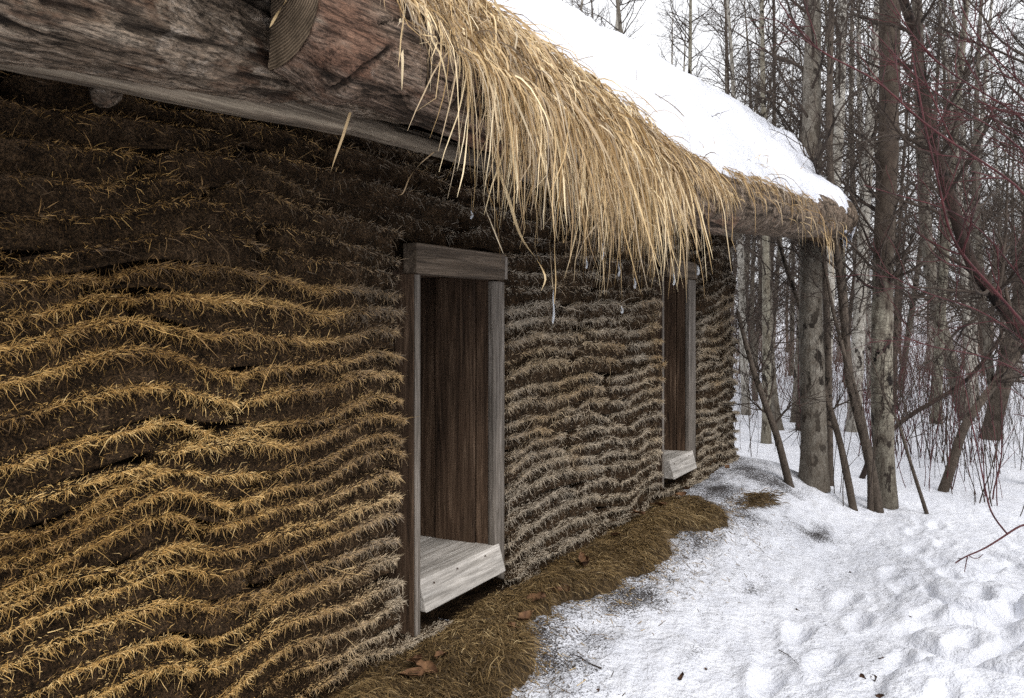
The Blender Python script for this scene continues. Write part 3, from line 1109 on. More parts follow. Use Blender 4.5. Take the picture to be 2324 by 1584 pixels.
straw_mesh('eave_straw', P, rng.gamma(4, .0004, n) + .0005, np.clip(rng.normal(.12, .14, n), 0, 1))  # under-layer coloured dark to stand in for shade between the blades
# thin short straw on the far log
n = 950
x = rng.uniform(3.6, 7.3, n)
keep = rng.random(n) < np.interp(x, [4.2, 5.2, 6.3, 7.3], [1, .9, .45, .15])
x = x[keep]; n = len(x)
d0 = rng.beta(1.2, 2, n) * .30
L = d0 * 1.3 + rng.gamma(2.5, .055, n) * np.interp(x, [4.2, 5, 7], [1.3, 1.0, .7])
P = straw_paths(n, x, d0, L, 11, swing=.7)
straw_mesh('eave_straw', P, rng.uniform(.0016, .0034, n), np.clip(rng.normal(.42, .24, n), 0, 1))
# straw tangled flat on the roof edge above the first logs
n = 5200
x = rng.uniform(1.75, 4.3, n)
d0 = rng.random(n) * np.interp(x, [1.7, 2.4, 3.0, 3.6, 4.3], [.42, .42, .32, .16, .10])
L = rng.uniform(.08, .36, n)
P = straw_paths(n, x, d0, L, 8, swing=.9, lift=.06)
straw_mesh('eave_straw', P, rng.uniform(.0012, .003, n), np.clip(rng.normal(.40, .25, n), 0, 1))
n = 1500
x = rng.uniform(2.0, 3.7, n)
d0 = rng.uniform(-.02, .22, n)
L = rng.uniform(.10, .34, n)
P = straw_paths(n, x, d0, L, 9, swing=1.6, lift=.10)
straw_mesh('eave_straw', P, rng.gamma(2.2, .0008, n) + .0006, np.clip(rng.normal(.5, .35, n), 0, 1), twist=1.4)
# broad single blades one can pick out
n = 90
x = np.concatenate([rng.uniform(1.85, 2.5, 40), rng.uniform(2.4, 3.6, 50)])
d0 = rng.uniform(.0, .3, n)
L = d0 * 1.35 + rng.uniform(.2, .72, n) * np.interp(x, [1.8, 2.2, 3], [.6, .95, 1.1])
P = straw_paths(n, x, d0, L, 18, swing=.3)
wd = rng.uniform(.0024, .0056, n)
for i in range(n):
    straw_mesh('straw_blade', P[i:i + 1], wd[i:i + 1], np.clip(rng.normal(.72, .16, 1), 0, 1), kind=None, twist=1.2)

# three long curled blades hanging lowest
def pic_blade(pts, Z, w, tint):
    pts = np.array([at(a, b, Z) for a, b in pts])
    tt = np.linspace(0, 1, len(pts))
    ti = np.linspace(0, 1, 26)
    Pp = np.stack([np.interp(ti, tt, pts[:, c]) for c in range(3)], -1)
    for _ in range(2):
        Pp[1:-1] = .25 * Pp[:-2] + .5 * Pp[1:-1] + .25 * Pp[2:]
    return straw_mesh('straw_blade', Pp[None], np.array([w]), np.array([tint]), kind=None, twist=.9)


pic_blade([(1085, 190), (1105, 280), (1125, 370), (1155, 450), (1180, 540), (1220, 590), (1242, 630), (1228, 660)], 2.95, .0060, .85)
pic_blade([(1175, 200), (1196, 330), (1210, 440), (1222, 500), (1212, 555), (1228, 600), (1260, 650)], 2.95, .0055, .8)
pic_blade([(1060, 220), (1085, 320), (1090, 400), (1100, 470), (1120, 520), (1142, 575)], 2.85, .0045, .85)
pic_blade([(1235, 240), (1255, 380), (1262, 480), (1258, 560), (1262, 640), (1258, 690)], 3.05, .0035, .6)
pic_blade([(795, 255), (778, 310), (760, 360), (750, 392)], 2.35, .0042, .55)
pic_blade([(985, 345), (955, 370), (930, 400), (915, 440), (900, 445)], 2.75, .0022, .35)
pic_blade([(650, 0), (630, 30), (612, 62)], 2.05, .0042, .7)
pic_blade([(1062, -20), (1075, 60), (1052, 140), (1040, 190), (1036, 240)], 2.62, .0030, .25)
pic_blade([(908, 40), (910, 90), (914, 140), (912, 205)], 2.25, .0042, .95)

# ice beads on straw tips
for (xd, yd, Z, ln) in ((1071, 497, 2.85, .03), (1256, 735, 3.05, .13), (1331, 610, 3.25, .05), (1368, 590, 3.3, .07), (1405, 628, 3.5, .06), (1441, 655, 3.6, .05), (1530, 648, 3.9, .06), (1412, 712, 3.6, .035), (1585, 625, 4.1, .05)):
    p = at(xd, yd, Z)
    s = np.linspace(0, 1, 12)
    r = np.interp(s, [0, .12, .3, .7, 1], [.0012, .0052, .0040, .0026, .0012]) * (Z / 3)
    zc = p[2] + s * ln
    Pp = np.stack([p[0] + .002 * np.sin(s * 9 + xd), p[1] + .002 * np.cos(s * 7), zc], -1)[None]
    pic_blade([(xd - 22, yd - 330), (xd - 10, yd - 200), (xd - 2, yd - 90), (xd, yd - ln * F / Z)], Z, .0016, .5)
    v, f = tubes(Pp, r[None], 8)
    o = mesh('icicle', v - p, f, M['ice'], loc=p)
    tag(o, 'tiny clear icicle on the tip of a hanging straw', 'icicle', 'icicles on the straw tips')

# dry weed stems standing out of the roof snow
def onroof(xd, yd, off=.10):
    for Z_ in np.linspace(2, 12, 2500):
        p_ = at(xd, yd, Z_)
        if p_[2] < roof_z(p_[0], p_[1]) + off:
            return Z_
    return 5.0


for pts, w_, lab_, mk_ in (([(1584, 318), (1566, 278), (1529, 238), (1455, 194), (1400, 165)], .0035, 'long brown weed stem bent across the roof snow', 'mulch'),
                           ([(1529, 307), (1488, 249), (1450, 215), (1415, 194)], .0030, 'shorter pale weed stem arching over the roof snow', 'straw'),
                           ([(1584, 296), (1600, 276), (1617, 263), (1657, 249)], .0028, 'dark forked weed twig standing in the roof snow', 'darkleaf'),
                           ([(1470, 330), (1440, 270), (1380, 215), (1330, 180)], .0028, 'thin straw stalk lying along the snow edge', 'straw'),
                           ([(1624, 362), (1612, 345), (1595, 329)], .0075, 'single greenish grass blade sticking out of the roof snow', 'mulch')):
    Zr = onroof(*pts[0])
    pp = smooth_line([at(a, b_, Zr - .03 * q_) for q_, (a, b_) in enumerate(pts)], 16)
    v, f = tubes(pp[None], np.linspace(w_, w_ * .4, 16)[None], 5)
    parts_ = [(v, f)]
    for q_ in range(5):
        k0 = 8 + q_
        dd = rng.normal(0, 1, 3) * .035
        tw = np.stack([pp[k0], pp[k0] + dd * .5 + [0, 0, .006], pp[k0] + dd])[None]
        parts_.append(tubes(tw, np.array([[w_ * .6, w_ * .5, w_ * .3]]), 4))
    v, f = joinm(parts_)
    o = mesh('dry_weed', v - pp[0], f, M[mk_], loc=pp[0], attrs={'tint': np.full(len(v), .55), 'bleach': np.zeros(len(v))})
    tag(o, lab_, 'weed')

# ------------------------------------------------------------------ straw mat at the foot of the wall
def mat_edge(x):
    e = np.interp(x, [-1, 1.5, 2.2, 2.6, 2.95, 3.3, 3.6, 4.0, 4.4, 4.6, 5.0, 5.3, 5.45, 5.8], [-.50, -.58, -.66, -.60, -.34, -.40, -.45, -.57, -.58, -.44, -.56, -.58, -.30, -.06])
    return e * .88 + .20 * (fbm(x * 3.6, 0, seed=170, o=3) - .5) + .07 * (fbm(x * 19, 0, seed=171, o=3) - .5)


nx_, ns_ = 330, 36
x = np.linspace(.6, 5.8, nx_)
s = np.linspace(0, 1, ns_)
X, S_ = np.meshgrid(x, s, indexing='ij')
E = mat_edge(X)
Y = .02 + (E - .02) * S_


def mat_h(X, Y, S_):
    h = (.045 + .055 * S_) * np.sqrt(np.clip(1 - S_ ** 8, 0, 1)) * (.35 + 1.3 * fbm(X * 3.0, Y * 5, seed=172, o=3)) * (.35 + .65 * sstep(.05, .4, S_))
    h = h * sstep(5.85, 5.2, X)
    return zg(X, Y) + h - .012


Z = mat_h(X, Y, S_) + .012 * (fbm(X * 14, Y * 30, seed=174, o=3) - .5)
mt = mesh('straw_mat', np.stack([X, Y, Z], -1).reshape(-1, 3), grid_faces(nx_, ns_), M['matsoil'])
tag(mt, 'matted brown straw strip along the foot of the sod wall', 'straw', kind='stuff')
n = 42000
x = rng.uniform(.9, 5.5, n)
s0 = rng.beta(1.6, 1.1, n)
y = .02 + (mat_edge(x) - .02) * s0
z = mat_h(x, y, s0) + rng.uniform(-.008, .016, n)
L = rng.gamma(2.5, .017, n)
flow = -1.35 + 1.2 * (fbm(x * 2.4, y * 3, seed=176, o=2) - .5) * 2 + rng.normal(0, .85, n)
d = np.stack([np.cos(flow), np.sin(flow), rng.normal(.05, .16, n)], -1)
S = 5
P = np.empty((n, S, 3))
P[:, 0] = np.stack([x, y, z], -1)
for i in range(1, S):
    p = P[:, i - 1] + d * (L / (S - 1))[:, None]
    e = mat_edge(p[:, 0])
    s1 = np.clip((p[:, 1] - .02) / (e - .02), 0, 1)
    gz = np.where(p[:, 1] < e, zg(p[:, 0], p[:, 1]) + .02, mat_h(p[:, 0], p[:, 1], s1)) + .002
    p[:, 2] = np.maximum(p[:, 2], gz)
    P[:, i] = p
    d = norm(norm(p - P[:, i - 1]) + np.stack([rng.normal(0, .12, n), rng.normal(0, .12, n), np.full(n, -.22)], -1))
w = rng.uniform(.0007, .0017, n)[:, None] * np.array([.8, 1, 1, .8, .2])[None]
side = norm(np.cross(np.gradient(P, axis=1), np.array([0, 0, 1.0]) + rng.normal(0, .35, (n, 1, 3))))
v, f = ribbons(P, w, side)
tt = np.clip(.30 + .45 * fbm(x * 3, y * 5, seed=178, o=2) + rng.normal(0, .22, n) - .12, 0, 1)
pr = part('loose_straw', v, f, M['mulch'], mt if False else None, smooth=False, attrs={'tint': np.repeat(tt, S * 2), 'bleach': np.zeros(n * S * 2)})
pr.parent = mt
pr.location = pr['wp']
pr['kind'] = 'stuff'
# straw crumbs strewn on the snow along the mat
n = 2600
x = rng.uniform(1.6, 6.2, n)
y = mat_edge(np.minimum(x, 5.4)) - rng.gamma(1.2, .085, n)
a = rng.uniform(0, 6.28, n)
L = rng.gamma(2, .010, n) + .004
hd = np.stack([np.cos(a), np.sin(a), np.zeros(n)], -1) * (L / 2)[:, None]
P = np.stack([np.stack([x, y, np.zeros(n)], -1) + hd * q_ for q_ in (-1, 0, 1)], 1)
P[..., 2] = zg(P[..., 0], P[..., 1]) + .004
v, f = ribbons(P, np.full((n, 3), .0013), norm(np.cross(np.gradient(P, axis=1), np.array([0, 0, 1.0]) + rng.normal(0, .4, (n, 1, 3)))))
o = mesh('straw_crumbs', v, f, M['mulch'], mt, smooth=False, attrs={'tint': np.repeat(rng.random(n) ** 1.5, 6), 'bleach': np.zeros(n * 6)})
o['kind'] = 'stuff'
# small tuft patch on the dirty snow beyond the mat
n = 900
ctr_z, ctr_p = onground(1718, 1135)
x = ctr_p[0] + rng.normal(0, .16, n)
y = ctr_p[1] + rng.normal(0, .035, n) + (x - ctr_p[0]) * -.12
z = zg(x, y)
L = rng.uniform(.03, .10, n)
a = rng.normal(-1.3, .6, n)
d = norm(np.stack([np.cos(a), np.sin(a), rng.uniform(.1, .6, n)], -1))
P = np.empty((n, 4, 3)); P[:, 0] = np.stack([x, y, z], -1)
for i in range(1, 4):
    P[:, i] = P[:, i - 1] + d * (L / 3)[:, None]
    d = norm(d + np.array([0, 0, -.4]))
v, f = ribbons(P, rng.uniform(.0015, .003, n)[:, None] * np.array([1, 1, .8, .2])[None], norm(np.cross(np.gradient(P, axis=1), rng.normal(0, 1, (n, 1, 3)))))
o = mesh('grass_tuft', v - ctr_p, f, M['mulch'], smooth=False, loc=ctr_p, attrs={'tint': np.repeat(rng.random(n) * .6, 8), 'bleach': np.zeros(n * 8)})
tag(o, 'small brown grass tuft poking through dirty snow near the house corner', 'grass', kind='stuff')


# ------------------------------------------------------------------ leaves and twigs on the snow
def leaf_mesh(seed):
    r = np.random.default_rng(seed)
    nu, nv = 7, 5
    u = np.linspace(-1, 1, nu)
    vv = np.linspace(-1, 1, nv)
    U_, V_ = np.meshgrid(u, vv, indexing='ij')
    wid = np.sqrt(np.clip(1 - np.abs(U_) ** 1.7, 0.0, 1)) * (.45 + .12 * r.random())
    X = U_
    Y = V_ * wid * (1 + .25 * np.sin(U_ * 7 + r.random() * 6))
    Z = .35 * V_ ** 2 * r.uniform(.3, 1.2) + .25 * U_ ** 2 * r.uniform(-.2, 1) + .10 * np.sin(U_ * 3 + V_ * 2 + r.random() * 6)
    v = np.stack([X, Y, Z], -1).reshape(-1, 3)
    f = grid_faces(nu, nv)
    v2 = np.concatenate([v, v + [0, 0, -.03]])
    b = np.concatenate([np.arange(nv), np.arange(1, nu) * nv + nv - 1, (nu - 1) * nv + np.arange(nv - 2, -1, -1), np.arange(nu - 2, 0, -1) * nv])
    e = np.stack([b, np.roll(b, -1), np.roll(b, -1) + nu * nv, b + nu * nv], 1)
    stalk, sf = tubes(np.array([[[.95, 0, .1], [1.3, .05, .15], [1.6, .12, .1]]]), np.full((1, 3), .03), 4)
    return joinm([(v2, np.concatenate([f, f[:, ::-1] + nu * nv, e])), (stalk, sf)])


leafv = [leaf_mesh(300 + i) for i in range(5)]


def put_leaf(p, size, mat, label, group, i, rot=None):
    v, f = leafv[i % 5]
    o = mesh('fallen_leaf', v * size, f, mat, loc=p + np.array([0, 0, size * .10]))
    o.rotation_euler = rot or (random.uniform(-.5, .5), random.uniform(-.5, .5), random.uniform(0, 6.28))
    tag(o, label, 'leaf', group)


i = 0
for xd, yd, sz in ((1560, 1130, .05), (1545, 1145, .045), (1330, 1310, .05), (1322, 1300, .045), (1340, 1335, .04), (1395, 1240, .04), (1190, 1440, .05), (1220, 1395, .045), (965, 1560, .05), (945, 1545, .05), (1000, 1530, .04), (1280, 1365, .04), (1450, 1190, .04), (1500, 1170, .045), (1255, 1375, .05), (935, 1575, .05), (1650, 1080, .04), (1150, 1460, .04)):
    Z_, p = onground(xd, yd)
    p[2] = max(zg(p[0], p[1]) + .062, p[2])
    p[1] = min(p[1], -.05)
    put_leaf(p, sz * .95, M['leaf'], 'curled brown dead leaf caught at the foot of the sod wall', 'leaves along the wall foot', i)
    i += 1
for xd, yd, sz in ((1985, 1543, .026), (1958, 1540, .02), (1997, 1582, .02), (1355, 1571, .016), (1548, 1539, .02), (1592, 1277, .012), (1810, 1385, .012), (2178, 1268, .012), (2091, 1310, .014), (2000, 1496, .012), (1600, 1520, .012), (1875, 1420, .010), (2065, 1400, .010), (2228, 1378, .010), (1930, 1300, .012)):
    Z_, p = onground(xd, yd)
    put_leaf(p, sz, M['darkleaf'], 'small dark leaf scrap lying on the trodden snow', 'leaf scraps on the snow', i)
    i += 1
for pts, r, lab in (([(1365, 1520), (1340, 1510), (1318, 1495), (1300, 1488)], .003, 'thin dark twig lying on the snow next to the straw mat'),
                    ([(1767, 1478), (1790, 1490), (1812, 1512)], .0022, 'short hooked twig lying alone on the clean snow')):
    pp = np.array([onground(*q_)[1] + np.array([0, 0, .006]) for q_ in pts])
    v, f = tubes(pp[None], np.linspace(r, r * .4, len(pp))[None], 6)
    o = mesh('fallen_twig', v - pp[0], f, M['twig'], loc=pp[0])
    tag(o, lab, 'twig')


# ------------------------------------------------------------------ trees
def grow(r_, P0, D0, L, S, curl, grav, up=0.0):
    n = len(P0)
    P = np.empty((n, S, 3))
    P[:, 0] = P0
    d = norm(D0)
    for i in range(1, S):
        P[:, i] = P[:, i - 1] + d * (L / (S - 1))[:, None]
        d = norm(d + r_.normal(0, curl, (n, 3)) + np.array([0, 0, up - grav]))
    return P


def spawn(r_, P, R, n, t0, t1, ang, L, lfall=.5, up=.25):
    """n children starting on the lines P (m,S,3)"""
    m, S, _ = P.shape
    ln = np.linalg.norm(P[:, -1] - P[:, 0], axis=1)
    i = r_.choice(m, n, p=ln / ln.sum())
    t = r_.uniform(t0, t1, n)
    u = t * (S - 1)
    a = np.minimum(u.astype(int), S - 2)
    f = (u - a)[:, None]
    p = P[i, a] * (1 - f) + P[i, a + 1] * f
    rad = R[i, a] * (1 - f[:, 0]) + R[i, a + 1] * f[:, 0]
    T = norm(P[i, a + 1] - P[i, a])
    rnd = r_.normal(0, 1, (n, 3))
    perp = norm(rnd - (rnd * T).sum(1, keepdims=True) * T)
    an = r_.normal(ang, .22, n)[:, None]
    d = T * np.cos(an) + perp * np.sin(an) + np.array([0, 0, up])
    return p, d, L * (1 - lfall * t) * r_.uniform(.5, 1.2, n), rad


def tree_geo(seed, trunk, R, nb, nt, ntt, bl=1.4, b0=.25, trunk_k=12, base_flare=True, ang=1.05, twl=.5, tww=.45):
    """trunk line (S,3) and radii -> (trunk mesh, crown mesh)"""
    r_ = np.random.default_rng(seed)
    S = len(trunk)
    Rt = np.array(R, float).copy()
    tz = np.linspace(0, 1, S)
    v, f = tubes(trunk[None], Rt[None], trunk_k)
    # uneven trunk surface
    c = np.repeat(trunk, trunk_k, 0)
    off = v - c
    rr_ = np.repeat(Rt, trunk_k)
    nn = fbm(v[:, 0] * 14 + seed, v[:, 1] * 14, v[:, 2] * 3.5, seed=seed, o=3) - .5
    v = c + off * (1 + .28 * nn)[:, None]
    parts = []
    Tm = trunk[None]
    p, d, L, rad = spawn(r_, Tm, Rt[None], nb, b0, .98, ang, bl, .55, .15)
    P1 = grow(r_, p, d, L, 9, .13, .0, .05)
    R1 = np.minimum(rad * .36, .013)[:, None] * np.linspace(1, .22, 9)[None] + .0010
    parts.append(tubes(P1, R1, 5))
    p, d, L, rad = spawn(r_, P1, R1, nt, .15, 1, .8, twl, .4, .05)
    P2 = grow(r_, p, d, L, 6, .16, .0, .03)
    R2 = np.minimum(rad * .6, .0045)[:, None] * np.linspace(1, .35, 6)[None] + .0006
    parts.append(tubes(P2, R2, 4))
    p, d, L, rad = spawn(r_, P2, R2, ntt, .1, 1, .8, twl * tww, .4, .0)
    P3 = grow(r_, p, d, L, 4, .18, 0, .02)
    R3 = np.minimum(rad * .7, .0022)[:, None] * np.linspace(1, .5, 4)[None] + .0005
    parts.append(tubes(P3, R3, 3))
    return (v, f), joinm(parts)


def add_tree(name, trunk, R, mat, label, cat='tree', group=None, seed=1, twig='twig', **kw):
    base = trunk[0].copy()
    (tv, tf), (cv, cf) = tree_geo(seed, trunk - base, R, **kw)
    e = empty(name, base)
    tag(e, label, cat, group)
    mesh('trunk', tv, tf, mat, e)
    mesh('crown', cv, cf, M[twig], e)['kind'] = 'stuff'
    return e


HEROES = []


def hero(name, pts, w0, w1, mat, label, seed, extra=(), Zoff=0.0, S=40, lean=0.0, short='tree', **kw):
    """pts: picture points of the trunk, base first; w0 / w1 widths there"""
    Zb, pb = onground(*pts[0])
    n = len(pts)
    HEROES.append((pb[0], pb[1], short))
    P = [np.array([pb[0], pb[1], zg(pb[0], pb[1]) - .06])]
    for i, (a, b_) in enumerate(pts[1:], 1):
        P.append(at(a, b_, Zb + Zoff * i / (n - 1)))
    top = P[-1]
    dirn = norm(P[-1] - P[-2])
    dirn = norm(dirn + np.array([0, 0, .5]))
    for e in extra:
        top = top + dirn * e
        P.append(top)
    line_ = smooth_line(P, S)
    zz = np.linspace(0, 1, S)
    frac = np.linalg.norm(P[n - 1] - P[0]) / max(np.linalg.norm(P[-1] - P[0]), 1e-6)
    r0, r1 = w0 / 2 * Zb / F, w1 / 2 * Zb / F
    R = np.interp(zz, [0, .04, min(frac, .98), 1], [r0 * 1.22, r0, r1, r1 * .25])
    return add_tree(name, line_, R, mat, label, seed=seed, **kw)


hero('aspen_tree', [(2012, 1150), (2004, 1000), (2000, 800), (2005, 600), (2013, 400), (2018, 200), (2020, 0)], 46, 44, M['darkaspen'],
     'pale aspen with black scars rising beside the snowy path', 401, (1.5, 2), b0=.22, nb=70, nt=420, ntt=1300, bl=1.3, trunk_k=20, S=80, short='scarred aspen')
hero('aspen_tree', [(1848, 1096), (1846, 950), (1842, 800), (1838, 525), (1842, 300), (1845, 0)], 58, 34, M['greybark'],
     'stout grey tree with furrowed foot behind the house corner', 402, (1.5, 2), b0=.35, nb=50, nt=380, ntt=1200, bl=1.5, trunk_k=18, S=70, short='stout grey tree')
hero('young_tree', [(1882, 1102), (1880, 900), (1876, 700), (1868, 560)], 20, 14, M['brownbark'],
     'thin dark stem standing close against the stout grey tree', 403, (1.5, 1.5), b0=.4, nb=20, nt=120, ntt=350, bl=.9, short='thin dark stem')
hero('young_tree', [(1796, 1102), (1764, 990), (1738, 920), (1708, 835), (1690, 770), (1672, 700)], 19, 9, M['brownbark'],
     'bent grey sapling leaning towards the end of the sod wall', 404, (), b0=.35, nb=9, nt=50, ntt=140, bl=.6, short='bent sapling by the wall')
hero('young_tree', [(1940, 1158), (1915, 1040), (1898, 970), (1862, 868), (1827, 728), (1788, 620), (1762, 530), (1750, 470)], 17, 9, M['brownbark'],
     'slender sapling slanting from the path edge up under the eave log', 405, (), Zoff=1.3, b0=.25, nb=12, nt=70, ntt=180, bl=.6, short='slanting sapling')
hero('young_tree', [(1994, 1160), (1978, 1060), (1962, 980), (1932, 900), (1919, 820), (1920, 740), (1906, 620), (1890, 500), (1880, 300), (1885, 100)], 22, 13, M['brownbark'],
     'crooked dark sapling with a broken side branch next to the aspen', 406, (1.0, 1.5), b0=.3, nb=30, nt=200, ntt=600, bl=1.0, short='crooked sapling')
hero('young_tree', [(1976, 1158), (1975, 1060), (1962, 960), (1940, 880), (1915, 800), (1893, 720)], 14, 8, M['brownbark'],
     'thinner sapling rising from the same foot as the crooked one', 407, (.8, .8), b0=.4, nb=16, nt=90, ntt=260, bl=.8, short='thinner sapling')
hero('young_tree', [(2137, 1114), (2168, 1030), (2190, 960), (2230, 905), (2275, 850), (2324, 790)], 22, 15, M['brownbark'],
     'grey sapling leaning away from the house beyond the aspen', 408, (1.0, 1.0), b0=.3, nb=24, nt=150, ntt=450, bl=1.0, short='leaning grey sapling')
hero('aspen_tree', [(2196, 955), (2172, 880), (2155, 800), (2133, 732), (2113, 640), (2098, 500), (2090, 300), (2085, 100), (2080, 0)], 28, 22, M['greybark'],
     'slim grey aspen standing behind the leaning sapling', 409, (2.0, 2.0), b0=.35, nb=45, nt=330, ntt=950, bl=1.4, short='slim grey aspen')
hero('leaning_tree', [(2244, 996), (2262, 930), (2284, 830), (2310, 720), (2335, 560), (2350, 300)], 38, 26, M['brownbark'],
     'thick brown trunk tilting to one side deep behind the red shrub', 410, (2.0, 2.0), b0=.35, nb=40, nt=260, ntt=800, bl=1.5, short='tilting brown trunk')
hero('aspen_tree', [(1862, 1016), (1872, 900), (1880, 700), (1888, 500), (1905, 300), (1912, 0)], 26, 20, M['palebirch'],
     'whitish birch trunk between the stout grey tree and the saplings', 411, (2.0, 2.0), b0=.35, nb=40, nt=300, ntt=900, bl=1.4, short='whitish birch trunk')
hero('young_tree', [(2108, 1165), (2060, 1030), (2040, 960), (2010, 905)], 9, 5, M['brownbark'],
     'thin straight shoot slanting across in front of the aspen foot', 412, (.4,), b0=.4, nb=10, nt=40, ntt=100, bl=.5, short='thin slanting shoot')
hero('young_tree', [(1952, 1085), (1985, 1010), (2060, 945), (2130, 905), (2190, 868), (2250, 800)], 12, 8, M['darkbark'],
     'low dark limb slanting behind the aspen towards the red shrub', 413, (.6,), b0=.3, nb=16, nt=90, ntt=240, bl=.8, short='low dark limb')
hero('young_tree', [(1768, 975), (1755, 900), (1748, 820), (1745, 700), (1742, 600)], 22, 15, M['greybark'],
     'dead stem with ringed peeling bark behind the house corner', 414, (1.0, 1.0), b0=.5, nb=20, nt=90, ntt=260, bl=.8, short='peeling dead stem')


def limb(pts, Z, w0, w1, S=40):
    P = smooth_line([at(a, b_, Z if np.isscalar(Z) else Z[i]) for i, (a, b_) in enumerate(pts)], S)
    return P, np.linspace(w0 / 2 * 4 / F, w1 / 2 * 4 / F, S)


# dark leaning tree whose foot stands just out of the frame
zb_, pb_ = onground(2600, 1300)
Zl = 4.6
pts = [(2620, 1330), (2520, 1080), (2420, 890), (2324, 757), (2240, 655), (2199, 594), (2164, 469), (2137, 394), (2110, 300), (2088, 210), (2083, 94), (2049, 0), (2010, -160), (1990, -420)]
P = smooth_line([at(a, b_, Zl) for a, b_ in pts], 70)
P[0, 2] = zg(P[0, 0], P[0, 1]) - .05
add_tree('leaning_tree', P, np.interp(np.linspace(0, 1, 70), [0, .4, .8, 1], [.052, .034, .026, .008]), M['darkbark'],
         'dark wet-looking trunk arching across in front of the forest', seed=420, b0=.3, nb=46, nt=260, ntt=800, bl=.9, twl=.4)

# red osier shrub: one clump of stems
stems = [
    ([(2600, 1420), (2540, 1000), (2440, 620), (2324, 424), (2240, 375), (2165, 326), (2090, 278), (2045, 233), (1985, 169), (1921, 146), (1876, 135), (1827, 94), (1797, 49), (1763, 0), (1735, -60)], 3.4, 9.5, 2.5),
    ([(2600, 1430), (2480, 980), (2330, 740), (2240, 640), (2165, 560), (2146, 507), (2139, 450), (2112, 338), (2097, 281), (2086, 210), (2070, 120)], 3.9, 11, 3),
    ([(2620, 1420), (2450, 1240), (2380, 1195), (2324, 1186), (2286, 1212), (2234, 1246), (2196, 1261), (2179, 1267), (2168, 1278)], 3.3, 8, 3.2),
    ([(2286, 1212), (2262, 1183), (2246, 1156), (2234, 1100), (2218, 1018), (2206, 963), (2195, 900), (2180, 830)], 3.3, 4.2, 1.6),
    ([(2196, 1261), (2192, 1280), (2189, 1298)], 3.3, 2.6, 1.6),
    ([(2200, 1262), (2212, 1268), (2222, 1266), (2232, 1257)], 3.3, 2.0, 1.2),
    ([(2610, 1420), (2560, 800), (2440, 420), (2324, 262), (2220, 205), (2130, 150), (2060, 70), (2010, -20)], 3.7, 8, 2.5),
    ([(2610, 1420), (2560, 700), (2450, 340), (2324, 190), (2240, 120), (2190, 40), (2150, -60)], 3.5, 8, 2.5),
    ([(2610, 1430), (2540, 900), (2430, 560), (2324, 330), (2200, 260), (2090, 190), (2020, 110), (1970, 60)], 4.1, 7, 2.2),
    ([(2610, 1430), (2480, 900), (2324, 640), (2230, 520), (2150, 470), (2060, 450), (1960, 420)], 4.3, 6, 2),
    ([(2610, 1430), (2500, 1000), (2400, 850), (2324, 770), (2220, 700), (2130, 675), (2040, 640), (1990, 600)], 4.0, 6, 2),
    ([(2610, 1430), (2480, 1050), (2380, 900), (2300, 830), (2200, 800), (2120, 790), (2040, 760)], 4.2, 6, 2),
    ([(2610, 1430), (2560, 600), (2480, 200), (2380, 60), (2300, -60)], 3.6, 8, 3),
]
sh_base = np.array([at(2605, 1425, 3.7)[0], at(2605, 1425, 3.7)[1], 0])
sh_base[2] = zg(sh_base[0], sh_base[1])
shrub = empty('red_shrub', sh_base)
tag(shrub, 'red-stemmed shrub arching thin crimson branches over the path', 'shrub')
r_ = np.random.default_rng(5)
allP = []
for q_, (pts, Z, w0, w1) in enumerate(stems):
    P = smooth_line([at(a, b_, Z) for a, b_ in pts], 44)
    R = np.linspace(w0 / 2 * Z / F, w1 / 2 * Z / F, 44)
    if pts[0][0] > 2500:
        bl_ = np.linspace(1, 0, 10)[:, None] ** 2
        P[:10] = P[:10] * (1 - bl_) + (sh_base + r_.normal(0, .04, 3) * [1, 1, 0] - [0, 0, .04]) * bl_
    v, f = tubes(P[None], R[None], 8)
    st_o = mesh('stem', v - sh_base, f, M['redtwig'], shrub)
    if q_ in (0, 1, 6, 7, 8, 9, 10, 11, 12):
        p, d, L, rad = spawn(r_, P[None], R[None], 16, .3, .97, .7, .42, .3, .1)
        P2 = grow(r_, p, d, L, 8, .09, 0, .03)
        R2 = np.minimum(rad * .6, .0035)[:, None] * np.linspace(1, .4, 8)[None] + .0006
        p, d, L, rad = spawn(r_, P2, R2, 60, .2, 1, .6, .2, .3, .0)
        P3 = grow(r_, p, d, L, 5, .1, 0, .02)
        R3 = np.minimum(rad * .7, .002)[:, None] * np.linspace(1, .5, 5)[None] + .0005
        v, f = joinm([tubes(P2, R2, 5), tubes(P3, R3, 3)])
        mesh('twigs', v - sh_base, f, M['redtwig'], st_o)['kind'] = 'stuff'

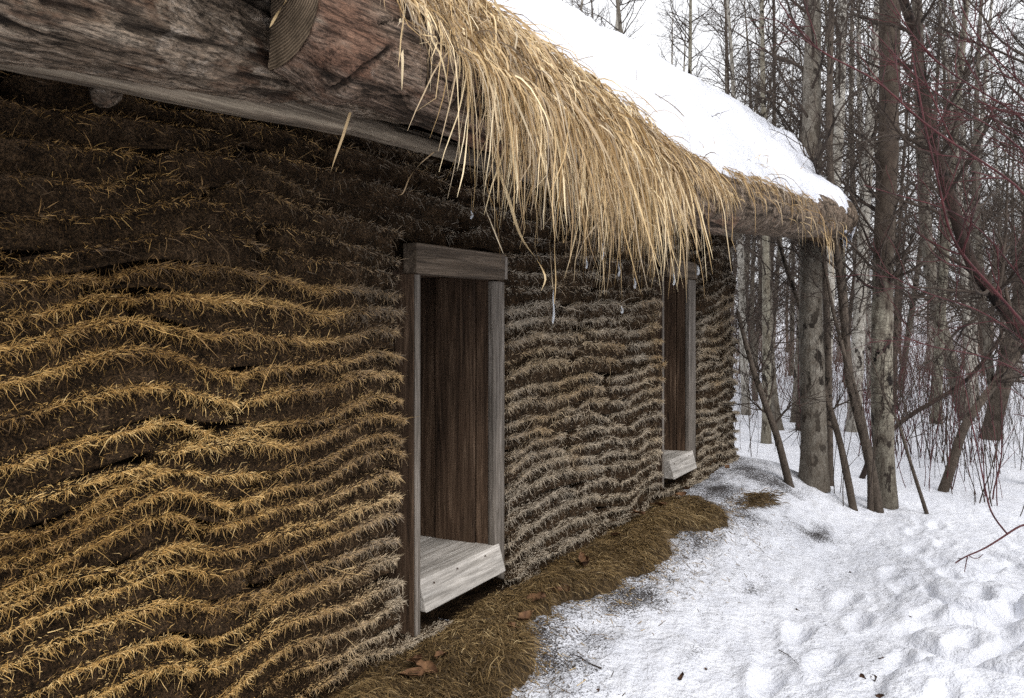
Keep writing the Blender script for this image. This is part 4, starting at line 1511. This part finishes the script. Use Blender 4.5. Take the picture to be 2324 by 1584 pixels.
# background trees: prototypes copied through the wood
protos = []
kinds = [('palebirch', 'pale birch'), ('greybark', 'grey'), ('brownbark', 'brown'), ('aspen', 'scarred aspen'), ('greybark', 'grey'), ('palebirch', 'pale birch'), ('brownbark', 'brown')]
BG_LABEL = {'palebirch': 'whitish slender birch standing deep in the snowy wood', 'greybark': 'plain grey bare tree standing deep in the snowy wood',
            'brownbark': 'thin brown bare tree standing deep in the snowy wood', 'aspen': 'aspen with dark scars standing deep in the snowy wood'}
for i, (mk, nm) in enumerate(kinds):
    r_ = np.random.default_rng(500 + i)
    H = r_.uniform(9, 13)
    r0 = r_.uniform(.060, .105) * (.6 if mk == 'brownbark' else 1)
    S = 30
    tz = np.linspace(0, 1, S)
    ln_ = np.stack([.35 * np.sin(tz * r_.uniform(1, 3) + r_.random() * 6) * tz + r_.normal(0, .3) * tz * tz, .35 * np.sin(tz * r_.uniform(1, 3) + r_.random() * 6) * tz + r_.normal(0, .4) * tz * tz, tz * H], -1)
    ln_[:, :2] -= ln_[0, :2]
    R = r0 * (1 - tz) ** .75 + .008
    R[0] *= 1.3
    geo = tree_geo(510 + i, ln_, R, 60, 380, 900, bl=1.9, b0=.14, trunk_k=9, twl=.75, tww=.5)
    protos.append((mk, geo))
pm = []
r_ = np.random.default_rng(91)
placed = []
tries = 0


def blocked(p):
    if p[0] < 9.2 and p[1] > -3.2:
        return True
    return False


cnt = 0
while cnt < 108 and tries < 8000:
    tries += 1
    Z = 8.5 + 34 * r_.random() ** 1.25
    xd = r_.uniform(1150, 2560) if r_.random() < .9 else r_.uniform(900, 2800)
    p = at(xd, 720, Z)
    p[2] = zg(p[0], p[1]) - .05
    if p[1] > -.8 and p[0] < 10.5:
        continue
    if p[1] > 6.5 and p[0] < 12:
        pass
    if Z < 13 and r_.random() < .45:
        continue
    if any((p[0] - a[0]) ** 2 + (p[1] - a[1]) ** 2 < (.45 + Z * .018) ** 2 for a in placed):
        continue
    placed.append(p)
    i = int(r_.integers(len(kinds)))
    mk, geo = protos[i]
    e = empty({'palebirch': 'birch_tree', 'aspen': 'aspen_tree'}.get(mk, 'bare_tree'), p)
    e.rotation_euler = (r_.normal(0, .05), r_.normal(0, .05), r_.uniform(0, 6.28))
    s_ = r_.uniform(.75, 1.2)
    e.scale = (s_, s_, s_ * r_.uniform(.9, 1.1))
    lean_ = math.degrees(math.hypot(e.rotation_euler.x, e.rotation_euler.y))
    where_ = 'behind the snowy roof' if xd < 1860 else ('at the near edge of the wood' if Z < 16 else ('midway into the wood' if Z < 27 else 'far off in the wood'))
    lab_ = {'palebirch': 'whitish birch', 'greybark': 'plain grey bare tree', 'brownbark': 'brown bare tree', 'aspen': 'dark-scarred aspen'}[mk]
    lab_ = ('slight ' if s_ < .88 else ('sturdy ' if s_ > 1.05 else 'mid-sized ')) + lab_ + (' tilting a little, ' if lean_ > 4.5 else ' standing upright ') + where_
    tag(e, lab_, 'tree', {'palebirch': 'birches deep in the wood', 'aspen': 'aspens deep in the wood', 'greybark': 'grey trees deep in the wood', 'brownbark': 'brown trees deep in the wood'}[mk])
    if not isinstance(geo[0], bpy.types.Object):
        a = mesh('trunk', *geo[0], M[mk], e)
        b_ = mesh('crown', *geo[1], M['twig'], e)
        b_['kind'] = 'stuff'
        protos[i] = (mk, (a, b_))
    else:
        for q_ in geo:
            c = q_.copy()
            c.parent = e
            C.objects.link(c)
    cnt += 1


# shoots and low shrubs standing in the snow
def shrub_geo(seed, n, H, spread, nt):
    r_ = np.random.default_rng(seed)
    P0 = np.stack([r_.normal(0, spread * .3, n), r_.normal(0, spread * .3, n), np.full(n, -.06)], -1)
    d = np.stack([r_.normal(0, .15, n), r_.normal(0, .15, n), np.ones(n)], -1)
    L = H * r_.uniform(.4, 1.1, n)
    P1 = grow(r_, P0, d, L, 10, .055, 0, .02)
    R1 = (.0045 * (L / H) * r_.uniform(.6, 1.6, n))[:, None] * np.linspace(1, .3, 10)[None] + .001
    p, dd, L2, rad = spawn(r_, P1, R1, nt, .25, 1, .55, .5 * H * .5, .4, .15)
    P2 = grow(r_, p, dd, L2, 6, .10, 0, .04)
    R2 = np.minimum(rad * .65, .004)[:, None] * np.linspace(1, .4, 6)[None] + .0006
    return tubes(P1, R1, 5), joinm([tubes(P2, R2, 3)])


sp = []
for i in range(6):
    sp.append([M['twig'] if i % 3 else M['redtwig'], shrub_geo(600 + i, [5, 8, 4, 9, 6, 7][i], [1.3, 1.7, 1.0, 1.5, 2.2, 1.2][i], [.5, .7, .3, .8, .6, .5][i], [20, 34, 12, 34, 36, 24][i])])
r_ = np.random.default_rng(92)
spots = [(1700, 1075), (1745, 1060), (1722, 1090), (1890, 1120), (2090, 1060), (2150, 1090), (2195, 1090), (2260, 1130), (2300, 1150), (2230, 1140), (2065, 1030), (2290, 1070), (1975, 1060), (2110, 1110)]
for _ in range(46):
    spots.append((r_.uniform(1670, 2330), r_.uniform(880, 1050)))
lab = ['clump of bare red-brown shoots standing in the snow', 'clump of bare grey-brown shoots standing in the snow']
for q_, (xd, yd) in enumerate(spots):
    Z_, p = onground(xd, yd)
    if p[1] > -.5 and p[0] < 8.2:
        continue
    p[2] = zg(p[0], p[1])
    i = int(r_.integers(6))
    red = i % 3 == 0
    e = empty('bare_shrub', p)
    e.rotation_euler = (0, 0, r_.uniform(0, 6.28))
    s_ = r_.uniform(.6, 1.1)
    e.scale = (s_, s_, s_)
    near_ = min(HEROES, key=lambda h: (h[0] - p[0]) ** 2 + (h[1] - p[1]) ** 2)
    dn_ = math.hypot(near_[0] - p[0], near_[1] - p[1])
    lb_ = ('low ' if s_ < .75 else ('tall ' if s_ > .95 else '')) + lab[0 if red else 1]
    lb_ = lb_.replace('standing in the snow', 'beside the ' + near_[2] if dn_ < 1.1 else ('near the ' + near_[2] if dn_ < 2.2 else 'deeper in the wood'))
    tag(e, lb_, 'shrub', 'red-brown shoot clumps in the snow' if red else 'grey-brown shoot clumps in the snow')
    if not isinstance(sp[i][1][0], bpy.types.Object):
        a = mesh('stems', *sp[i][1][0], sp[i][0], e)
        b_ = mesh('twigs', *sp[i][1][1], sp[i][0], e)
        a['kind'] = b_['kind'] = 'stuff'
        sp[i][1] = (a, b_)
    else:
        for o_ in sp[i][1]:
            c = o_.copy(); c.parent = e; C.objects.link(c)

# far brush: one mass nobody could count
r_ = np.random.default_rng(93)
n = 6000
Z = 13 + 38 * r_.random(n) ** .8
xd = r_.uniform(1250, 2600, n)
X_ = (xd - 1162) / F * Z
px, py = X_ * ST + Z * CT, CAMY - X_ * CT + Z * ST
cl = fbm(px * .35, py * .35, seed=95, o=3)
k_ = (cl > .46) & ~((py > -.8) & (px < 10.5))
px, py, Z = px[k_], py[k_], Z[k_]
n = len(px)
P0 = np.stack([px, py, zg(px, py) - .05], -1)
d = np.stack([r_.normal(0, .4, n), r_.normal(0, .4, n), np.ones(n)], -1)
L = r_.gamma(4, .55, n)
P = grow(r_, P0, d, L, 5, .12, 0, .0)
R = (.0035 + .004 * r_.random(n))[:, None] * np.linspace(1, .35, 5)[None]
p, dd, L2, rad = spawn(r_, P, R, n * 2, .2, 1, .6, .9, .3, .1)
P2 = grow(r_, p, dd, L2, 4, .14, 0, .0)
R2 = np.full((len(P2), 4), .0032) * np.linspace(1, .5, 4)
v, f = joinm([tubes(P, R, 3), tubes(P2, R2, 3)])
o = mesh('brush_thicket', v, f, M['brush'])
tag(o, 'reddish brown leafless brush filling the far wood between the trunks', 'brush', kind='stuff')
